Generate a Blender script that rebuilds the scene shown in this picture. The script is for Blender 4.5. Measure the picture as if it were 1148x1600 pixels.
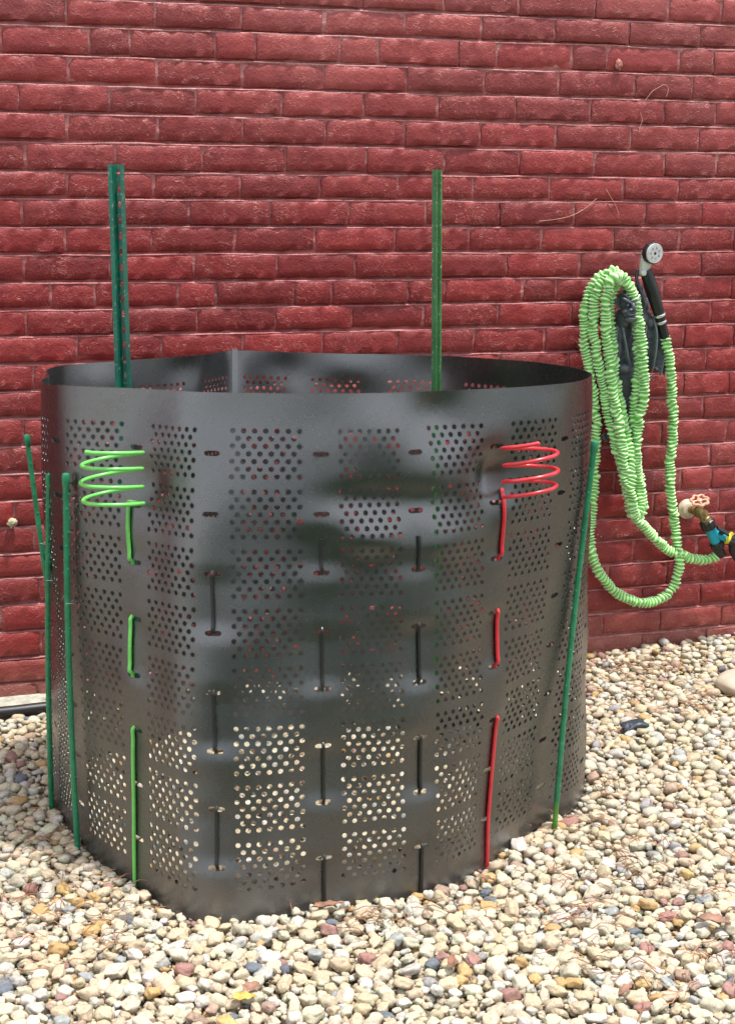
import bpy, math, random
import numpy as np
from mathutils import Vector, Matrix, noise

for o in list(bpy.data.objects):
    bpy.data.objects.remove(o)
S = bpy.context.scene
C = S.collection
R = math.radians
rng = np.random.default_rng(7)
random.seed(7)

# ------------------------------------------------------------ camera
cd = bpy.data.cameras.new('camera')
cam = bpy.data.objects.new('camera', cd)
C.objects.link(cam)
cd.sensor_fit = 'VERTICAL'
cd.sensor_height = 36.0
cd.lens = 52.875
cd.clip_start = 0.05
cd.clip_end = 2000
cam.matrix_world = (Matrix.Translation((0, 0, 1.1588)) @ Matrix.Rotation(R(90 - 9.61), 4, 'X')
                    @ Matrix.Rotation(R(-0.324), 4, 'Z'))
S.camera = cam

# ------------------------------------------------------------ light
SUN_EL, SUN_AZ = 75.0, 118.0        # azimuth in degrees clockwise from +Y
world = bpy.data.worlds.new('World')
S.world = world
world.use_nodes = True
nt = world.node_tree
nt.nodes.clear()
wo = nt.nodes.new('ShaderNodeOutputWorld')
bg = nt.nodes.new('ShaderNodeBackground')
sky = nt.nodes.new('ShaderNodeTexSky')
sky.sky_type = 'NISHITA'
sky.sun_disc = False
sky.sun_elevation = R(SUN_EL)
sky.sun_rotation = R(SUN_AZ)
sky.air_density = 1.0
sky.dust_density = 3.0
mixw = nt.nodes.new('ShaderNodeMix')
mixw.data_type = 'RGBA'
mixw.inputs[7].default_value = (14.0, 14.6, 15.6, 1)     # thin bright cloud over the blue
tcw = nt.nodes.new('ShaderNodeTexCoord')
nzw = nt.nodes.new('ShaderNodeTexNoise')
nzw.inputs['Scale'].default_value = 2.2
nzw.inputs['Detail'].default_value = 5
mr = nt.nodes.new('ShaderNodeMapRange')
mr.inputs[1].default_value = 0.30
mr.inputs[2].default_value = 0.60
mr.inputs[3].default_value = 0.45
mr.inputs[4].default_value = 1.0
nt.links.new(tcw.outputs['Generated'], nzw.inputs['Vector'])
nt.links.new(nzw.outputs['Fac'], mr.inputs[0])
nt.links.new(mr.outputs[0], mixw.inputs[0])
nt.links.new(sky.outputs[0], mixw.inputs[6])
nt.links.new(mixw.outputs[2], bg.inputs['Color'])
bg.inputs['Strength'].default_value = 0.085
nt.links.new(bg.outputs[0], wo.inputs[0])

sd = bpy.data.lights.new('sun', 'SUN')
sd.energy = 4.2
sd.angle = R(4)
sd.color = (1.0, 0.965, 0.91)
sun = bpy.data.objects.new('sun', sd)
C.objects.link(sun)
_az, _el = R(SUN_AZ), R(SUN_EL)
_dir = Vector((math.sin(_az) * math.cos(_el), math.cos(_az) * math.cos(_el), math.sin(_el)))
sun.rotation_euler = _dir.to_track_quat('Z', 'Y').to_euler()
sun.location = (2, -3, 6)

S.view_settings.view_transform = 'Standard'
S.view_settings.look = 'None'
S.view_settings.exposure = 0.36
S.view_settings.gamma = 1.0
S.view_settings.use_curve_mapping = False

# ------------------------------------------------------------ helpers
def new_mesh(name, V, F, mats=None, smooth=True, face_mat=None):
    me = bpy.data.meshes.new(name)
    V = np.asarray(V, dtype=np.float32).reshape(-1, 3)
    if isinstance(F, np.ndarray):
        n, k = F.shape
        me.vertices.add(len(V)); me.vertices.foreach_set('co', V.ravel())
        me.loops.add(n * k); me.loops.foreach_set('vertex_index', F.astype(np.int32).ravel())
        me.polygons.add(n)
        me.polygons.foreach_set('loop_start', np.arange(0, n * k, k, dtype=np.int32))
        me.polygons.foreach_set('loop_total', np.full(n, k, dtype=np.int32))
    else:
        me.from_pydata([tuple(map(float, v)) for v in V], [], [tuple(f) for f in F])
    if mats is not None:
        for m in (mats if isinstance(mats, (list, tuple)) else [mats]):
            me.materials.append(m)
    if face_mat is not None:
        me.polygons.foreach_set('material_index', np.asarray(face_mat, dtype=np.int32))
    me.polygons.foreach_set('use_smooth', np.full(len(me.polygons), bool(smooth)))
    me.update(calc_edges=True)
    me.validate()
    return me

def link(name, me, parent=None, loc=None):
    o = bpy.data.objects.new(name, me)
    C.objects.link(o)
    if parent is not None:
        o.parent = parent
    if loc is not None:
        o.location = loc
    return o

def tag(o, label=None, cat=None, group=None, kind=None):
    if label: o['label'] = label
    if cat: o['category'] = cat
    if group: o['group'] = group
    if kind: o['kind'] = kind
    return o

def thing(name, label, cat, loc=(0, 0, 0), group=None):
    return tag(link(name, None, None, loc), label, cat, group)

class MB:
    """collects shapes in world coordinates; build() re-bases them on the parent's location"""
    def __init__(s): s.V = []; s.F = []; s.n = 0
    def add(s, V, F):
        V = np.asarray(V, float).reshape(-1, 3)
        s.V.append(V); s.F += [tuple(i + s.n for i in f) for f in F]; s.n += len(V)
        return s
    def tube(s, P, r, n=10, cap=True, rfun=None):
        P = np.asarray(P, float); m = len(P)
        T = np.gradient(P, axis=0); T /= np.linalg.norm(T, axis=1)[:, None] + 1e-12
        N = np.cross(T[0], (0.13, 0.31, 0.94)); 
        if np.linalg.norm(N) < 1e-3: N = np.cross(T[0], (1, 0, 0))
        N /= np.linalg.norm(N)
        V = []
        th = np.arange(n) * 2 * math.pi / n
        for i in range(m):
            N = N - T[i] * (N @ T[i]); N /= np.linalg.norm(N); B = np.cross(T[i], N)
            rr = r if np.isscalar(r) else r[i]
            if rfun is not None: rr = rfun(i, th)
            rr = np.broadcast_to(rr, (n,))
            V.append(P[i] + rr[:, None] * (np.cos(th)[:, None] * N + np.sin(th)[:, None] * B))
        F = [(i * n + j, i * n + (j + 1) % n, (i + 1) * n + (j + 1) % n, (i + 1) * n + j) for i in range(m - 1) for j in range(n)]
        if cap:
            F.append(tuple(range(n - 1, -1, -1))); F.append(tuple((m - 1) * n + j for j in range(n)))
        return s.add(np.vstack(V), F)
    def lathe(s, p, d, prof, n=20, rfun=None):
        p = np.asarray(p, float); d = np.asarray(d, float); d = d / np.linalg.norm(d)
        a = np.cross(d, (0, 0, 1) if abs(d[2]) < .9 else (1, 0, 0)); a /= np.linalg.norm(a); b = np.cross(d, a)
        th = np.arange(n) * 2 * math.pi / n; V = []
        for k, (t, r) in enumerate(prof):
            rr = np.full(n, r) if rfun is None else np.broadcast_to(r * rfun(th, k), (n,))
            V.append(p + d * t + rr[:, None] * (np.cos(th)[:, None] * a + np.sin(th)[:, None] * b))
        m = len(prof)
        F = [(i * n + j, i * n + (j + 1) % n, (i + 1) * n + (j + 1) % n, (i + 1) * n + j) for i in range(m - 1) for j in range(n)]
        F.append(tuple(range(n - 1, -1, -1))); F.append(tuple((m - 1) * n + j for j in range(n)))
        return s.add(np.vstack(V), F)
    def box(s, c, ax, ay, az):
        c, ax, ay, az = (np.asarray(q, float) for q in (c, ax, ay, az))
        V = [c + i * ax + j * ay + k * az for i in (-1, 1) for j in (-1, 1) for k in (-1, 1)]
        return s.add(V, [(0, 1, 3, 2), (4, 6, 7, 5), (0, 4, 5, 1), (2, 3, 7, 6), (0, 2, 6, 4), (1, 5, 7, 3)])
    def build(s, name, mat, parent=None, smooth=True, bevel=0, label=None, sharp=35):
        o = np.array(parent.matrix_world.translation if False else (parent.location if parent else (0, 0, 0)))
        me = new_mesh(name, np.vstack(s.V) - o, s.F, mat, smooth)
        ob = link(name, me, parent)
        if bevel:
            b = ob.modifiers.new('bevel', 'BEVEL'); b.width = bevel; b.segments = 2; b.limit_method = 'ANGLE'
        if smooth and sharp:
            try: me.set_sharp_from_angle(angle=R(sharp))
            except Exception: pass
        if label: ob['label'] = label
        return ob

def ico(sub):
    import bmesh
    bm = bmesh.new(); bmesh.ops.create_icosphere(bm, subdivisions=sub, radius=1)
    V = np.array([v.co[:] for v in bm.verts]); F = np.array([[v.index for v in f.verts] for f in bm.faces]); bm.free()
    return V, F

def spline(P, n, closed=False):
    P = np.asarray(P, float); m = len(P); out = []
    seg = m if closed else m - 1
    g = (lambda i: P[i % m]) if closed else (lambda i: P[min(max(i, 0), m - 1)])
    for i in range(seg):
        p0, p1, p2, p3 = g(i - 1), g(i), g(i + 1), g(i + 2)
        for k in range(n):
            t = k / n
            out.append(.5 * ((2 * p1) + (-p0 + p2) * t + (2 * p0 - 5 * p1 + 4 * p2 - p3) * t * t + (-p0 + 3 * p1 - 3 * p2 + p3) * t ** 3))
    if not closed: out.append(P[-1])
    return np.array(out)

# ------------------------------------------------------------ materials
class NT:
    def __init__(s, name):
        s.m = bpy.data.materials.new(name); s.m.use_nodes = True
        s.t = s.m.node_tree; s.b = s.t.nodes['Principled BSDF']
    def n(s, typ, **kw):
        k = s.t.nodes.new(typ)
        for a, v in kw.items():
            if a.startswith('i_'):
                a = a[2:]; k.inputs[int(a) if a.isdigit() else a.replace('_', ' ')].default_value = v
            else: setattr(k, a, v)
        return k
    def l(s, a, b): s.t.links.new(a, b)
    def noise(s, scale, detail=4, rough=.6, vec=None, dist=0):
        k = s.n('ShaderNodeTexNoise', i_Scale=scale, i_Detail=detail, i_Roughness=rough, i_Distortion=dist)
        if vec is not None: s.l(vec, k.inputs['Vector'])
        return k
    def ramp(s, fac, stops):
        k = s.n('ShaderNodeValToRGB'); e = k.color_ramp.elements
        while len(e) < len(stops): e.new(.5)
        for el, (p, c) in zip(e, stops):
            el.position = p; el.color = (*c, 1) if len(c) == 3 else c
        s.l(fac, k.inputs[0]); return k
    def mix(s, fac, a, b, mode='MIX'):
        k = s.n('ShaderNodeMix', data_type='RGBA', blend_type=mode)
        for v, i in ((fac, 0), (a, 6), (b, 7)):
            if hasattr(v, 'is_output') or hasattr(v, 'links'): s.l(v, k.inputs[i])
            elif isinstance(v, (tuple, list)): k.inputs[i].default_value = (*v, 1) if len(v) == 3 else v
            else: k.inputs[i].default_value = v
        return k.outputs[2]
    def bump(s, h, strength=.5, dist=.002, prev=None):
        k = s.n('ShaderNodeBump', i_Strength=strength, i_Distance=dist); s.l(h, k.inputs['Height'])
        if prev is not None: s.l(prev, k.inputs['Normal'])
        return k.outputs[0]
    def obj(s): return s.n('ShaderNodeTexCoord').outputs['Object']
    def pos(s): return s.n('ShaderNodeNewGeometry').outputs['Position']
    def set(s, **kw):
        for a, v in kw.items():
            a = a.replace('_', ' ')
            if hasattr(v, 'links'): s.l(v, s.b.inputs[a])
            else: s.b.inputs[a].default_value = (*v, 1) if isinstance(v, tuple) and len(v) == 3 else v
        return s

def plain(name, col, rough=.5, metal=0, bump=0, bscale=300, var=.15, vscale=40, spec=.5, bdist=.001):
    k = NT(name); p = k.pos()
    nz = k.noise(vscale, 3, .6, p)
    c2 = tuple(max(0, c * (1 - var * 2)) for c in col); c3 = tuple(min(1, c * (1 + var)) for c in col)
    r = k.ramp(nz.outputs[0], [(.3, c2), (.7, c3)])
    k.set(Base_Color=r.outputs[0], Roughness=rough, Metallic=metal, Specular_IOR_Level=spec)
    if bump:
        k.set(Normal=k.bump(k.noise(bscale, 4, .6, p).outputs[0], bump, bdist))
    return k.m

def brick_mat(name, a, b, light, flecks=0.0):
    k = NT(name); p = k.pos()
    oi = k.n('ShaderNodeObjectInfo')
    big = k.noise(1.6, 3, .5, p); mid = k.noise(22, 4, .6, p); fine = k.noise(160, 5, .65, p)
    c = k.ramp(mid.outputs[0], [(.25, a), (.75, b)]).outputs[0]
    hue = k.n('ShaderNodeHueSaturation'); k.l(c, hue.inputs['Color'])
    mrv = k.n('ShaderNodeMapRange', i_3=.76, i_4=1.18); k.l(oi.outputs['Random'], mrv.inputs[0]); k.l(mrv.outputs[0], hue.inputs['Value'])
    c = hue.outputs[0]
    # chalky weathering: low-frequency patches, and thin worn flecks where the paint film ridges up
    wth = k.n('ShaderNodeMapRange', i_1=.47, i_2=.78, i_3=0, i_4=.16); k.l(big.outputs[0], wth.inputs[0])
    sz = k.n('ShaderNodeSeparateXYZ'); k.l(p, sz.inputs[0])      # brighter light higher up the wall, put into the paint colour
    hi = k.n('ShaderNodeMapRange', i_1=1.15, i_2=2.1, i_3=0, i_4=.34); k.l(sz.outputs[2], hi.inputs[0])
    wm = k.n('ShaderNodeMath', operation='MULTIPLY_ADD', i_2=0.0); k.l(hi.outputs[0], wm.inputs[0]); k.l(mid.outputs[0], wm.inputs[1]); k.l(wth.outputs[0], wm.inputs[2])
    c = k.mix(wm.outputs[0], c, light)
    n2 = k.noise(60, 6, .7, p, .6)
    fl = k.n('ShaderNodeMapRange', i_1=.63, i_2=.74, i_3=0, i_4=.55); k.l(n2.outputs[0], fl.inputs[0])
    c = k.mix(fl.outputs[0], c, light)
    # splash dirt along the foot of the wall
    lo = k.n('ShaderNodeMapRange', i_1=.16, i_2=.0, i_3=0, i_4=.75); k.l(sz.outputs[2], lo.inputs[0])
    ld = k.n('ShaderNodeMath', operation='MULTIPLY'); k.l(lo.outputs[0], ld.inputs[0]); k.l(mid.outputs[0], ld.inputs[1])
    c = k.mix(ld.outputs[0], c, (.34, .20, .15))
    if flecks:
        n3 = k.noise(150, 3, .6, p); f3 = k.n('ShaderNodeMapRange', i_1=.60, i_2=.64, i_3=0, i_4=flecks); k.l(n3.outputs[0], f3.inputs[0])
        n4 = k.noise(13, 2, .5, p); f4 = k.n('ShaderNodeMapRange', i_1=.5, i_2=.62, i_3=0, i_4=1); k.l(n4.outputs[0], f4.inputs[0])
        m4 = k.n('ShaderNodeMath', operation='MULTIPLY'); k.l(f3.outputs[0], m4.inputs[0]); k.l(f4.outputs[0], m4.inputs[1]); f3 = m4
        c = k.mix(f3.outputs[0], c, (.62, .55, .5))
    # thin raised squiggles where old paint has wrinkled and cracked
    sq = k.noise(30, 2, .5, p, 1.8); ab = k.n('ShaderNodeMath', operation='SUBTRACT', i_1=.5); k.l(sq.outputs[0], ab.inputs[0])
    ab2 = k.n('ShaderNodeMath', operation='ABSOLUTE'); k.l(ab.outputs[0], ab2.inputs[0])
    rg = k.n('ShaderNodeMapRange', i_1=.0, i_2=.024, i_3=1, i_4=0); k.l(ab2.outputs[0], rg.inputs[0])
    mk = k.noise(11, 3, .6, p); mk2 = k.n('ShaderNodeMapRange', i_1=.45, i_2=.58, i_3=0, i_4=1); k.l(mk.outputs[0], mk2.inputs[0])
    sqm = k.n('ShaderNodeMath', operation='MULTIPLY'); k.l(rg.outputs[0], sqm.inputs[0]); k.l(mk2.outputs[0], sqm.inputs[1])
    sqc = k.n('ShaderNodeMath', operation='MULTIPLY', i_1=.48); k.l(sqm.outputs[0], sqc.inputs[0])
    c = k.mix(sqc.outputs[0], c, light)  # highlights along the squiggles, put into the colour
    mg = k.noise(34, 5, .62, p, .4)
    h = k.n('ShaderNodeMath', operation='MULTIPLY_ADD', i_1=.35); k.l(fine.outputs[0], h.inputs[0]); k.l(mg.outputs[0], h.inputs[2])
    nb = k.bump(h.outputs[0], .75, .0034)
    # brush ridges: short wavy crests
    wv = k.noise(75, 2, .5, p, 1.6)
    rd = k.n('ShaderNodeMapRange', i_1=.52, i_2=.60, i_3=0, i_4=1); k.l(wv.outputs[0], rd.inputs[0])
    nb = k.bump(rd.outputs[0], .35, .0016, nb)
    nb = k.bump(sqm.outputs[0], .8, .0014, nb)
    k.set(Base_Color=c, Roughness=.42, Specular_IOR_Level=.34, Normal=nb)
    return k.m

M = {}
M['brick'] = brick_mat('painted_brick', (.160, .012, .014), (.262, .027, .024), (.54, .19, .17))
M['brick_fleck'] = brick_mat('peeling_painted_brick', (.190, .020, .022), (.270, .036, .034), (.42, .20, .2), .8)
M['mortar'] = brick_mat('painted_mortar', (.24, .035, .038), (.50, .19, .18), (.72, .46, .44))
# ------------------------------------------------------------ wall frame: s along the wall, off out of the wall, h up
PSI = R(16.1875)
AV = np.array([math.cos(PSI), math.sin(PSI), 0.0])
NV = np.array([math.sin(PSI), -math.cos(PSI), 0.0])
W0 = np.array([0, 4.1248, 0.0])
ZV = np.array([0, 0, 1.0])
def W(s, h, off=0.0): return W0 + AV * s + NV * off + ZV * h

# ------------------------------------------------------------ ground
GM = NT('gravel_subsoil'); p = GM.pos()
gc = GM.ramp(GM.noise(90, 5, .7, p).outputs[0], [(.3, (.12, .09, .06)), (.55, (.30, .25, .18)), (.75, (.5, .44, .34))])
GM.set(Base_Color=gc.outputs[0], Roughness=.95, Normal=GM.bump(GM.noise(120, 4, .7, p).outputs[0], 1, .01))
n = 81
gx, gy = np.meshgrid(np.linspace(-60, 60, n), np.linspace(-60, 60, n))
def gz(x, y): return -.022 + 0 * x
V = np.c_[gx.ravel(), gy.ravel(), gz(gx, gy).ravel() - .012]
F = np.array([(j * n + i, j * n + i + 1, (j + 1) * n + i + 1, (j + 1) * n + i) for j in range(n - 1) for i in range(n - 1)])
LM = NT('lawn'); p = LM.pos()
lc = LM.ramp(LM.noise(6, 6, .7, p).outputs[0], [(.3, (.018, .046, .012)), (.7, (.045, .095, .025))])
LM.set(Base_Color=lc.outputs[0], Roughness=.9, Normal=LM.bump(LM.noise(80, 4, .7, p).outputs[0], 1, .03))
tag(link('ground', new_mesh('ground', V, F, LM.m)), 'green yard ground that runs on beyond the gravel', kind='structure')
bed = link('gravel_bed', new_mesh('gravel_bed', [W(-5, -.024, .02), W(5, -.024, .02), (5.3, 1.97, -.024), (-4.9, 1.97, -.024)], [(3, 2, 1, 0)], GM.m))
tag(bed, 'bed of pale river pebbles along the red brick wall', kind='structure')

CM = plain('pale_reflector', (.50, .48, .43), .85, bump=.4, bscale=60, var=.1, vscale=1.5)  # unseen slab, added to brighten the left of the bin's reflections
tag(link('reflector_slab', new_mesh('reflector_slab', [(-14, 3.2, -.028), (-2.6, 3.0, -.028), (-3.4, -12, -.028), (-16, -12, -.028)], [(3, 2, 1, 0)], CM)), 'unseen pale concrete slab added to brighten reflections in the bin', kind='structure')
# ------------------------------------------------------------ brick wall
COURSE = .07
JOINTS = {
 -1: [-1.291, -1.073, -0.856, -0.651, -0.44, -0.227, -0.006, 0.221, 0.436, 0.66, 0.882, 1.046, 1.262],
 0: [-1.21, -0.992, -0.775, -0.552, -0.329, -0.11, 0.113, 0.328, 0.541, 0.763, 0.982, 1.198],
 1: [-1.155, -0.937, -0.72, -0.618, -0.399, -0.293, -0.067, 0.038, 0.264, 0.372, 0.594, 0.7, 0.921, 1.027, 1.243],
 2: [-1.211, -0.994, -0.776, -0.553, -0.33, -0.111, 0.116, 0.336, 0.557, 0.784, 0.964, 1.18],
 3: [-1.334, -1.116, -0.899, -0.675, -0.452, -0.226, -0.003, 0.204, 0.429, 0.651, 0.876, 1.04, 1.256],
 4: [-1.218, -1.001, -0.783, -0.553, -0.331, -0.109, 0.11, 0.326, 0.55, 0.776, 0.988, 1.204],
 5: [-1.322, -1.105, -0.887, -0.663, -0.441, -0.219, 0.002, 0.222, 0.441, 0.666, 0.883, 1.047, 1.263],
 6: [-1.224, -1.007, -0.789, -0.569, -0.341, -0.126, 0.091, 0.308, 0.534, 0.757, 0.927, 1.144, 1.36],
 7: [-1.338, -1.12, -0.903, -0.684, -0.478, -0.262, -0.046, 0.171, 0.384, 0.608, 0.825, 1.005, 1.221],
 8: [-1.234, -1.016, -0.799, -0.577, -0.359, -0.142, 0.082, 0.296, 0.511, 0.731, 0.937, 1.109, 1.325],
 9: [-1.341, -1.124, -0.906, -0.687, -0.468, -0.248, -0.029, 0.192, 0.406, 0.628, 0.814, 1.007, 1.224],
 10: [-1.275, -1.057, -0.84, -0.728, -0.512, -0.412, -0.201, -0.096, 0.12, 0.226, 0.455, 0.559, 0.786, 0.888, 1.108, 1.324],
 11: [-1.34, -1.123, -0.905, -0.689, -0.465, -0.254, -0.042, 0.166, 0.383, 0.602, 0.802, 1.046, 1.262],
 12: [-1.214, -0.996, -0.779, -0.558, -0.342, -0.124, 0.089, 0.311, 0.525, 0.734, 0.959, 1.12, 1.336],
 13: [-1.328, -1.11, -0.893, -0.684, -0.47, -0.253, -0.038, 0.176, 0.388, 0.598, 0.808, 1.034, 1.251],
 14: [-1.229, -1.011, -0.794, -0.574, -0.355, -0.136, 0.084, 0.303, 0.523, 0.742, 0.962, 1.112, 1.329],
 15: [-1.359, -1.141, -0.924, -0.707, -0.49, -0.273, -0.056, 0.161, 0.378, 0.595, 0.812, 1.029, 1.245],
 16: [-1.259, -1.041, -0.824, -0.609, -0.394, -0.179, 0.035, 0.25, 0.465, 0.68, 0.895, 1.109, 1.326],
 17: [-1.337, -1.119, -0.902, -0.685, -0.469, -0.252, -0.036, 0.181, 0.397, 0.614, 0.83, 1.055, 1.271],
 18: [-1.173, -0.956, -0.743, -0.529, -0.316, -0.103, 0.11, 0.323, 0.537, 0.75, 0.964, 1.062, 1.278],
 19: [-1.344, -1.127, -0.909, -0.686, -0.463, -0.24, -0.017, 0.206, 0.429, 0.652, 0.875, 1.092, 1.308],
 20: [-1.27, -1.052, -0.835, -0.618, -0.401, -0.184, 0.033, 0.25, 0.466, 0.683, 0.9, 1.114, 1.33],
 21: [-1.334, -1.116, -0.899, -0.685, -0.471, -0.257, -0.043, 0.171, 0.385, 0.599, 0.813, 1.024, 1.241],
 22: [-1.22, -1.002, -0.785, -0.568, -0.351, -0.134, 0.083, 0.3, 0.517, 0.734, 0.925, 1.119, 1.335],
 23: [-1.338, -1.12, -0.903, -0.684, -0.465, -0.247, -0.028, 0.191, 0.409, 0.628, 0.847, 1.036, 1.252],
 24: [-1.28, -1.063, -0.845, -0.621, -0.398, -0.174, 0.05, 0.274, 0.498, 0.722, 0.906, 1.111, 1.328],
 25: [-1.35, -1.133, -0.915, -0.695, -0.475, -0.255, -0.035, 0.185, 0.405, 0.625, 0.845, 1.062, 1.278],
}
LINE_OFF = [0.0041, 0.0009, 0.0004, 0.0001, -0.0018, -0.0048, -0.0014, -0.0014, -0.0007, -0.0019, -0.0004, 0.0019, 0.0013, 0.0024, 0.0022, 0.0012, 0.0003, -0.0002, 0.0014, -0.0009, 0.005, 0.0025, -0.0011, -0.004, -0.0025]

wall = thing('brick_wall', 'old brick wall painted dark red all over with uneven courses', 'wall', tuple(W(0, 0, 0)))
wall.rotation_euler = (0, 0, PSI)
def brick_mesh(L, Hh, seed, rough=1.0):
    """front face towards -Y, centred; irregular worn arris"""
    r = random.Random(seed)
    nx = max(5, int(L / .020)); nz = 3
    D0 = .0
    V = []; idx = {}
    def nj(a): return r.uniform(-a, a)
    ring = []
    for j in range(nz + 1):
        for i in range(nx + 1):
            x = -L / 2 + L * i / nx; z = -Hh / 2 + Hh * j / nz
            e = (i in (0, nx)) + (j in (0, nz))
            ex = (.0028 if i in (0, nx) else 0) * (1 if i == 0 else -1); ez = (.0028 if j in (0, nz) else 0) * (1 if j == 0 else -1)
            y = nj(.0008) * rough + (.0004 * e)
            if e == 2: ex *= 2.3 * r.uniform(.7, 1.4); ez *= 2.3 * r.uniform(.7, 1.4); y += .0022
            elif e == 1 and r.random() < .12: y += r.uniform(.001, .003); ez *= 1.8; ex *= 1.8
            idx[(i, j)] = len(V); V.append((x + ex + nj(.0012) * rough * (i not in (0, nx)), y, z + ez + nj(.0012) * rough))
    F = [(idx[i, j], idx[i + 1, j], idx[i + 1, j + 1], idx[i, j + 1]) for j in range(nz) for i in range(nx)]
    per = [(i, 0) for i in range(nx)] + [(nx, j) for j in range(nz)] + [(i, nz) for i in range(nx, 0, -1)] + [(0, j) for j in range(nz, 0, -1)]
    base = [idx[q] for q in per]
    m = len(per)
    for depth, out in ((.0038, 1.0), (.02, 1.0)):
        cur = []
        for (i, j) in per:
            x = -L / 2 + L * i / nx; z = -Hh / 2 + Hh * j / nz
            wob = .0019 * rough
            cur.append(len(V)); V.append((x + nj(wob), depth + nj(.0008) * rough if depth < .01 else depth, z + nj(wob)))
        for k in range(m):
            F.append((base[k], cur[k], cur[(k + 1) % m], base[(k + 1) % m]))
        base = cur
    return V, [tuple(f) for f in F]
JG = .0075
NVAR = 14
varS = {}
for k in range(NVAR):
    for tname, L in (('full', .208), ('mid', .165), ('half', .092)):
        v, f = brick_mesh(L, COURSE - JG, 100 + k * 3 + len(tname))
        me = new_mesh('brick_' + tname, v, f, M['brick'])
        try: me.set_sharp_from_angle(angle=R(50))
        except Exception: pass
        varS[tname, k] = me
stuffV, stuffF, sn = [], [], 0
nb = 0
in_view = []
def row_bounds(r):       # course r lies between line r-1 (above) and r (below)
    def ln(i): return (24.75 - i) * COURSE + (LINE_OFF[i] * .8 if 0 <= i < 25 else 0)
    return ln(r), ln(r - 1)
rnd = random.Random(3)
for r in range(-12, 26):
    z0, z1 = row_bounds(r)
    if r == 25: z0 = -.035
    js = JOINTS.get(r)
    if js is None:
        base = .11 * (r % 2)
        js = [-1.3 + base + .218 * k for k in range(12)]
    js = list(js)
    js_full = [js[0] - .2165 * k for k in range(22, 0, -1)] + js + [js[-1] + .2165 * k for k in range(1, 22)]
    for a, b in zip(js_full[:-1], js_full[1:]):
        Lb = b - a - JG * rnd.uniform(.8, 1.15); cs = (a + b) / 2 + rnd.uniform(-.001, .001); cz = (z0 + z1) / 2 + rnd.uniform(-.0018, .0018)
        Hb = (z1 - z0) - JG * rnd.uniform(1.3, 1.7)
        tname = 'full' if Lb > .18 else ('mid' if Lb > .125 else 'half')
        L0 = {'full': .208, 'mid': .165, 'half': .092}[tname]
        k = rnd.randrange(NVAR)
        prot = rnd.uniform(-.0022, .0034); tilt = rnd.uniform(-.012, .012)
        vis = (-1.10 < cs < 1.24) and -1 <= r <= 25 and not (-1.10 < cs - 2 and False)
        # keep as single pieces those in frame
        if vis and nb < 300 and not (cs > 1.15 + 0.0 and r > 12 and False):
            me = varS[tname, k]
            o = bpy.data.objects.new('brick', me); C.objects.link(o); o.parent = wall
            o.location = (cs, -prot, cz); o.rotation_euler = (rnd.uniform(-.012, .012), tilt, rnd.uniform(-.006, .006))
            o.scale = (Lb / L0, 1, Hb / (COURSE - JG))
            if r == 20 and abs(cs - .79) < .12 or r == 18 and abs(cs - .86) < .12:
                o.data = me.copy(); o.data.materials[0] = M['brick_fleck']; o['label'] = 'brick with paint flaking in pale specks'
            nb += 1
        else:
            me = varS[tname, k]
            v = np.empty(len(me.vertices) * 3); me.vertices.foreach_get('co', v); v = v.reshape(-1, 3).copy()
            v[:, 0] *= Lb / L0; v[:, 2] *= Hb / (COURSE - JG)
            v += (cs, -prot, cz); stuffV.append(v)
            stuffF += [tuple(i + sn for i in pl.vertices) for pl in me.polygons]; sn += len(v)
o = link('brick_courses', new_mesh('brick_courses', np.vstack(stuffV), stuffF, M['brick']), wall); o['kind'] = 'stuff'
# mortar body: every bed joint is weathered to a little sloping ledge, deep under the upper brick
nx = 900
xs = np.linspace(-5.6, 5.6, nx)
lines = sorted(set([row_bounds(r)[0] for r in range(-12, 25)] + [row_bounds(-12)[1]]))
prof = [(-.012, .0055), (-.0066, .0040), (-.0050, .0012), (-.0034, .0012), (-.0016, .0030), (.0000, .0125), (.0052, .0135), (.0085, .0065), (.03, .0050)]
zs, ys = [-.25], [.006]
for L_ in lines:
    for dz_, d_ in prof: zs.append(L_ + dz_); ys.append(d_)
zs, ys = np.array(zs), np.array(ys); nz = len(zs)
gx, gz_ = np.meshgrid(xs, zs); gy_ = np.repeat(ys[:, None], nx, 1)
wv = np.cumsum(rng.normal(0, 1, (nz, nx)), axis=1); wv -= np.array([np.convolve(w_, np.ones(25) / 25, 'same') for w_ in wv])
lowf = lambda a_, n_: np.array([np.interp(np.arange(nx), np.linspace(0, nx, n_), rng.normal(0, a_, n_)) for _ in lines])
dz_l = np.r_[0, np.repeat(np.arange(len(lines)), len(prof))].astype(int)
gz_ = gz_ + lowf(.0011, 120)[dz_l]
gy_ = gy_ + np.abs(lowf(.0013, 200))[dz_l] * (gy_ < .004) + np.clip(wv * .00030, -.0018, .0018) + rng.normal(0, .0006, gx.shape)
gz_ = gz_ + np.clip(wv[::-1] * .00016, -.0009, .0009) 
gy_ = np.maximum(gy_, -.0004)
V = np.c_[gx.ravel(), gy_.ravel(), gz_.ravel()]
ii, jj = np.meshgrid(np.arange(nx - 1), np.arange(nz - 1)); a = (jj * nx + ii).ravel()
F = np.c_[a, a + 1, a + nx + 1, a + nx]
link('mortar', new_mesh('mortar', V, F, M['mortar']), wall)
mb = MB(); mb.box((0, .165, 1.18), (5.6, 0, 0), (0, .148, 0), (0, 0, 1.42)); mb.build('wall_core', M['mortar'], None, smooth=False).parent = wall

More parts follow.
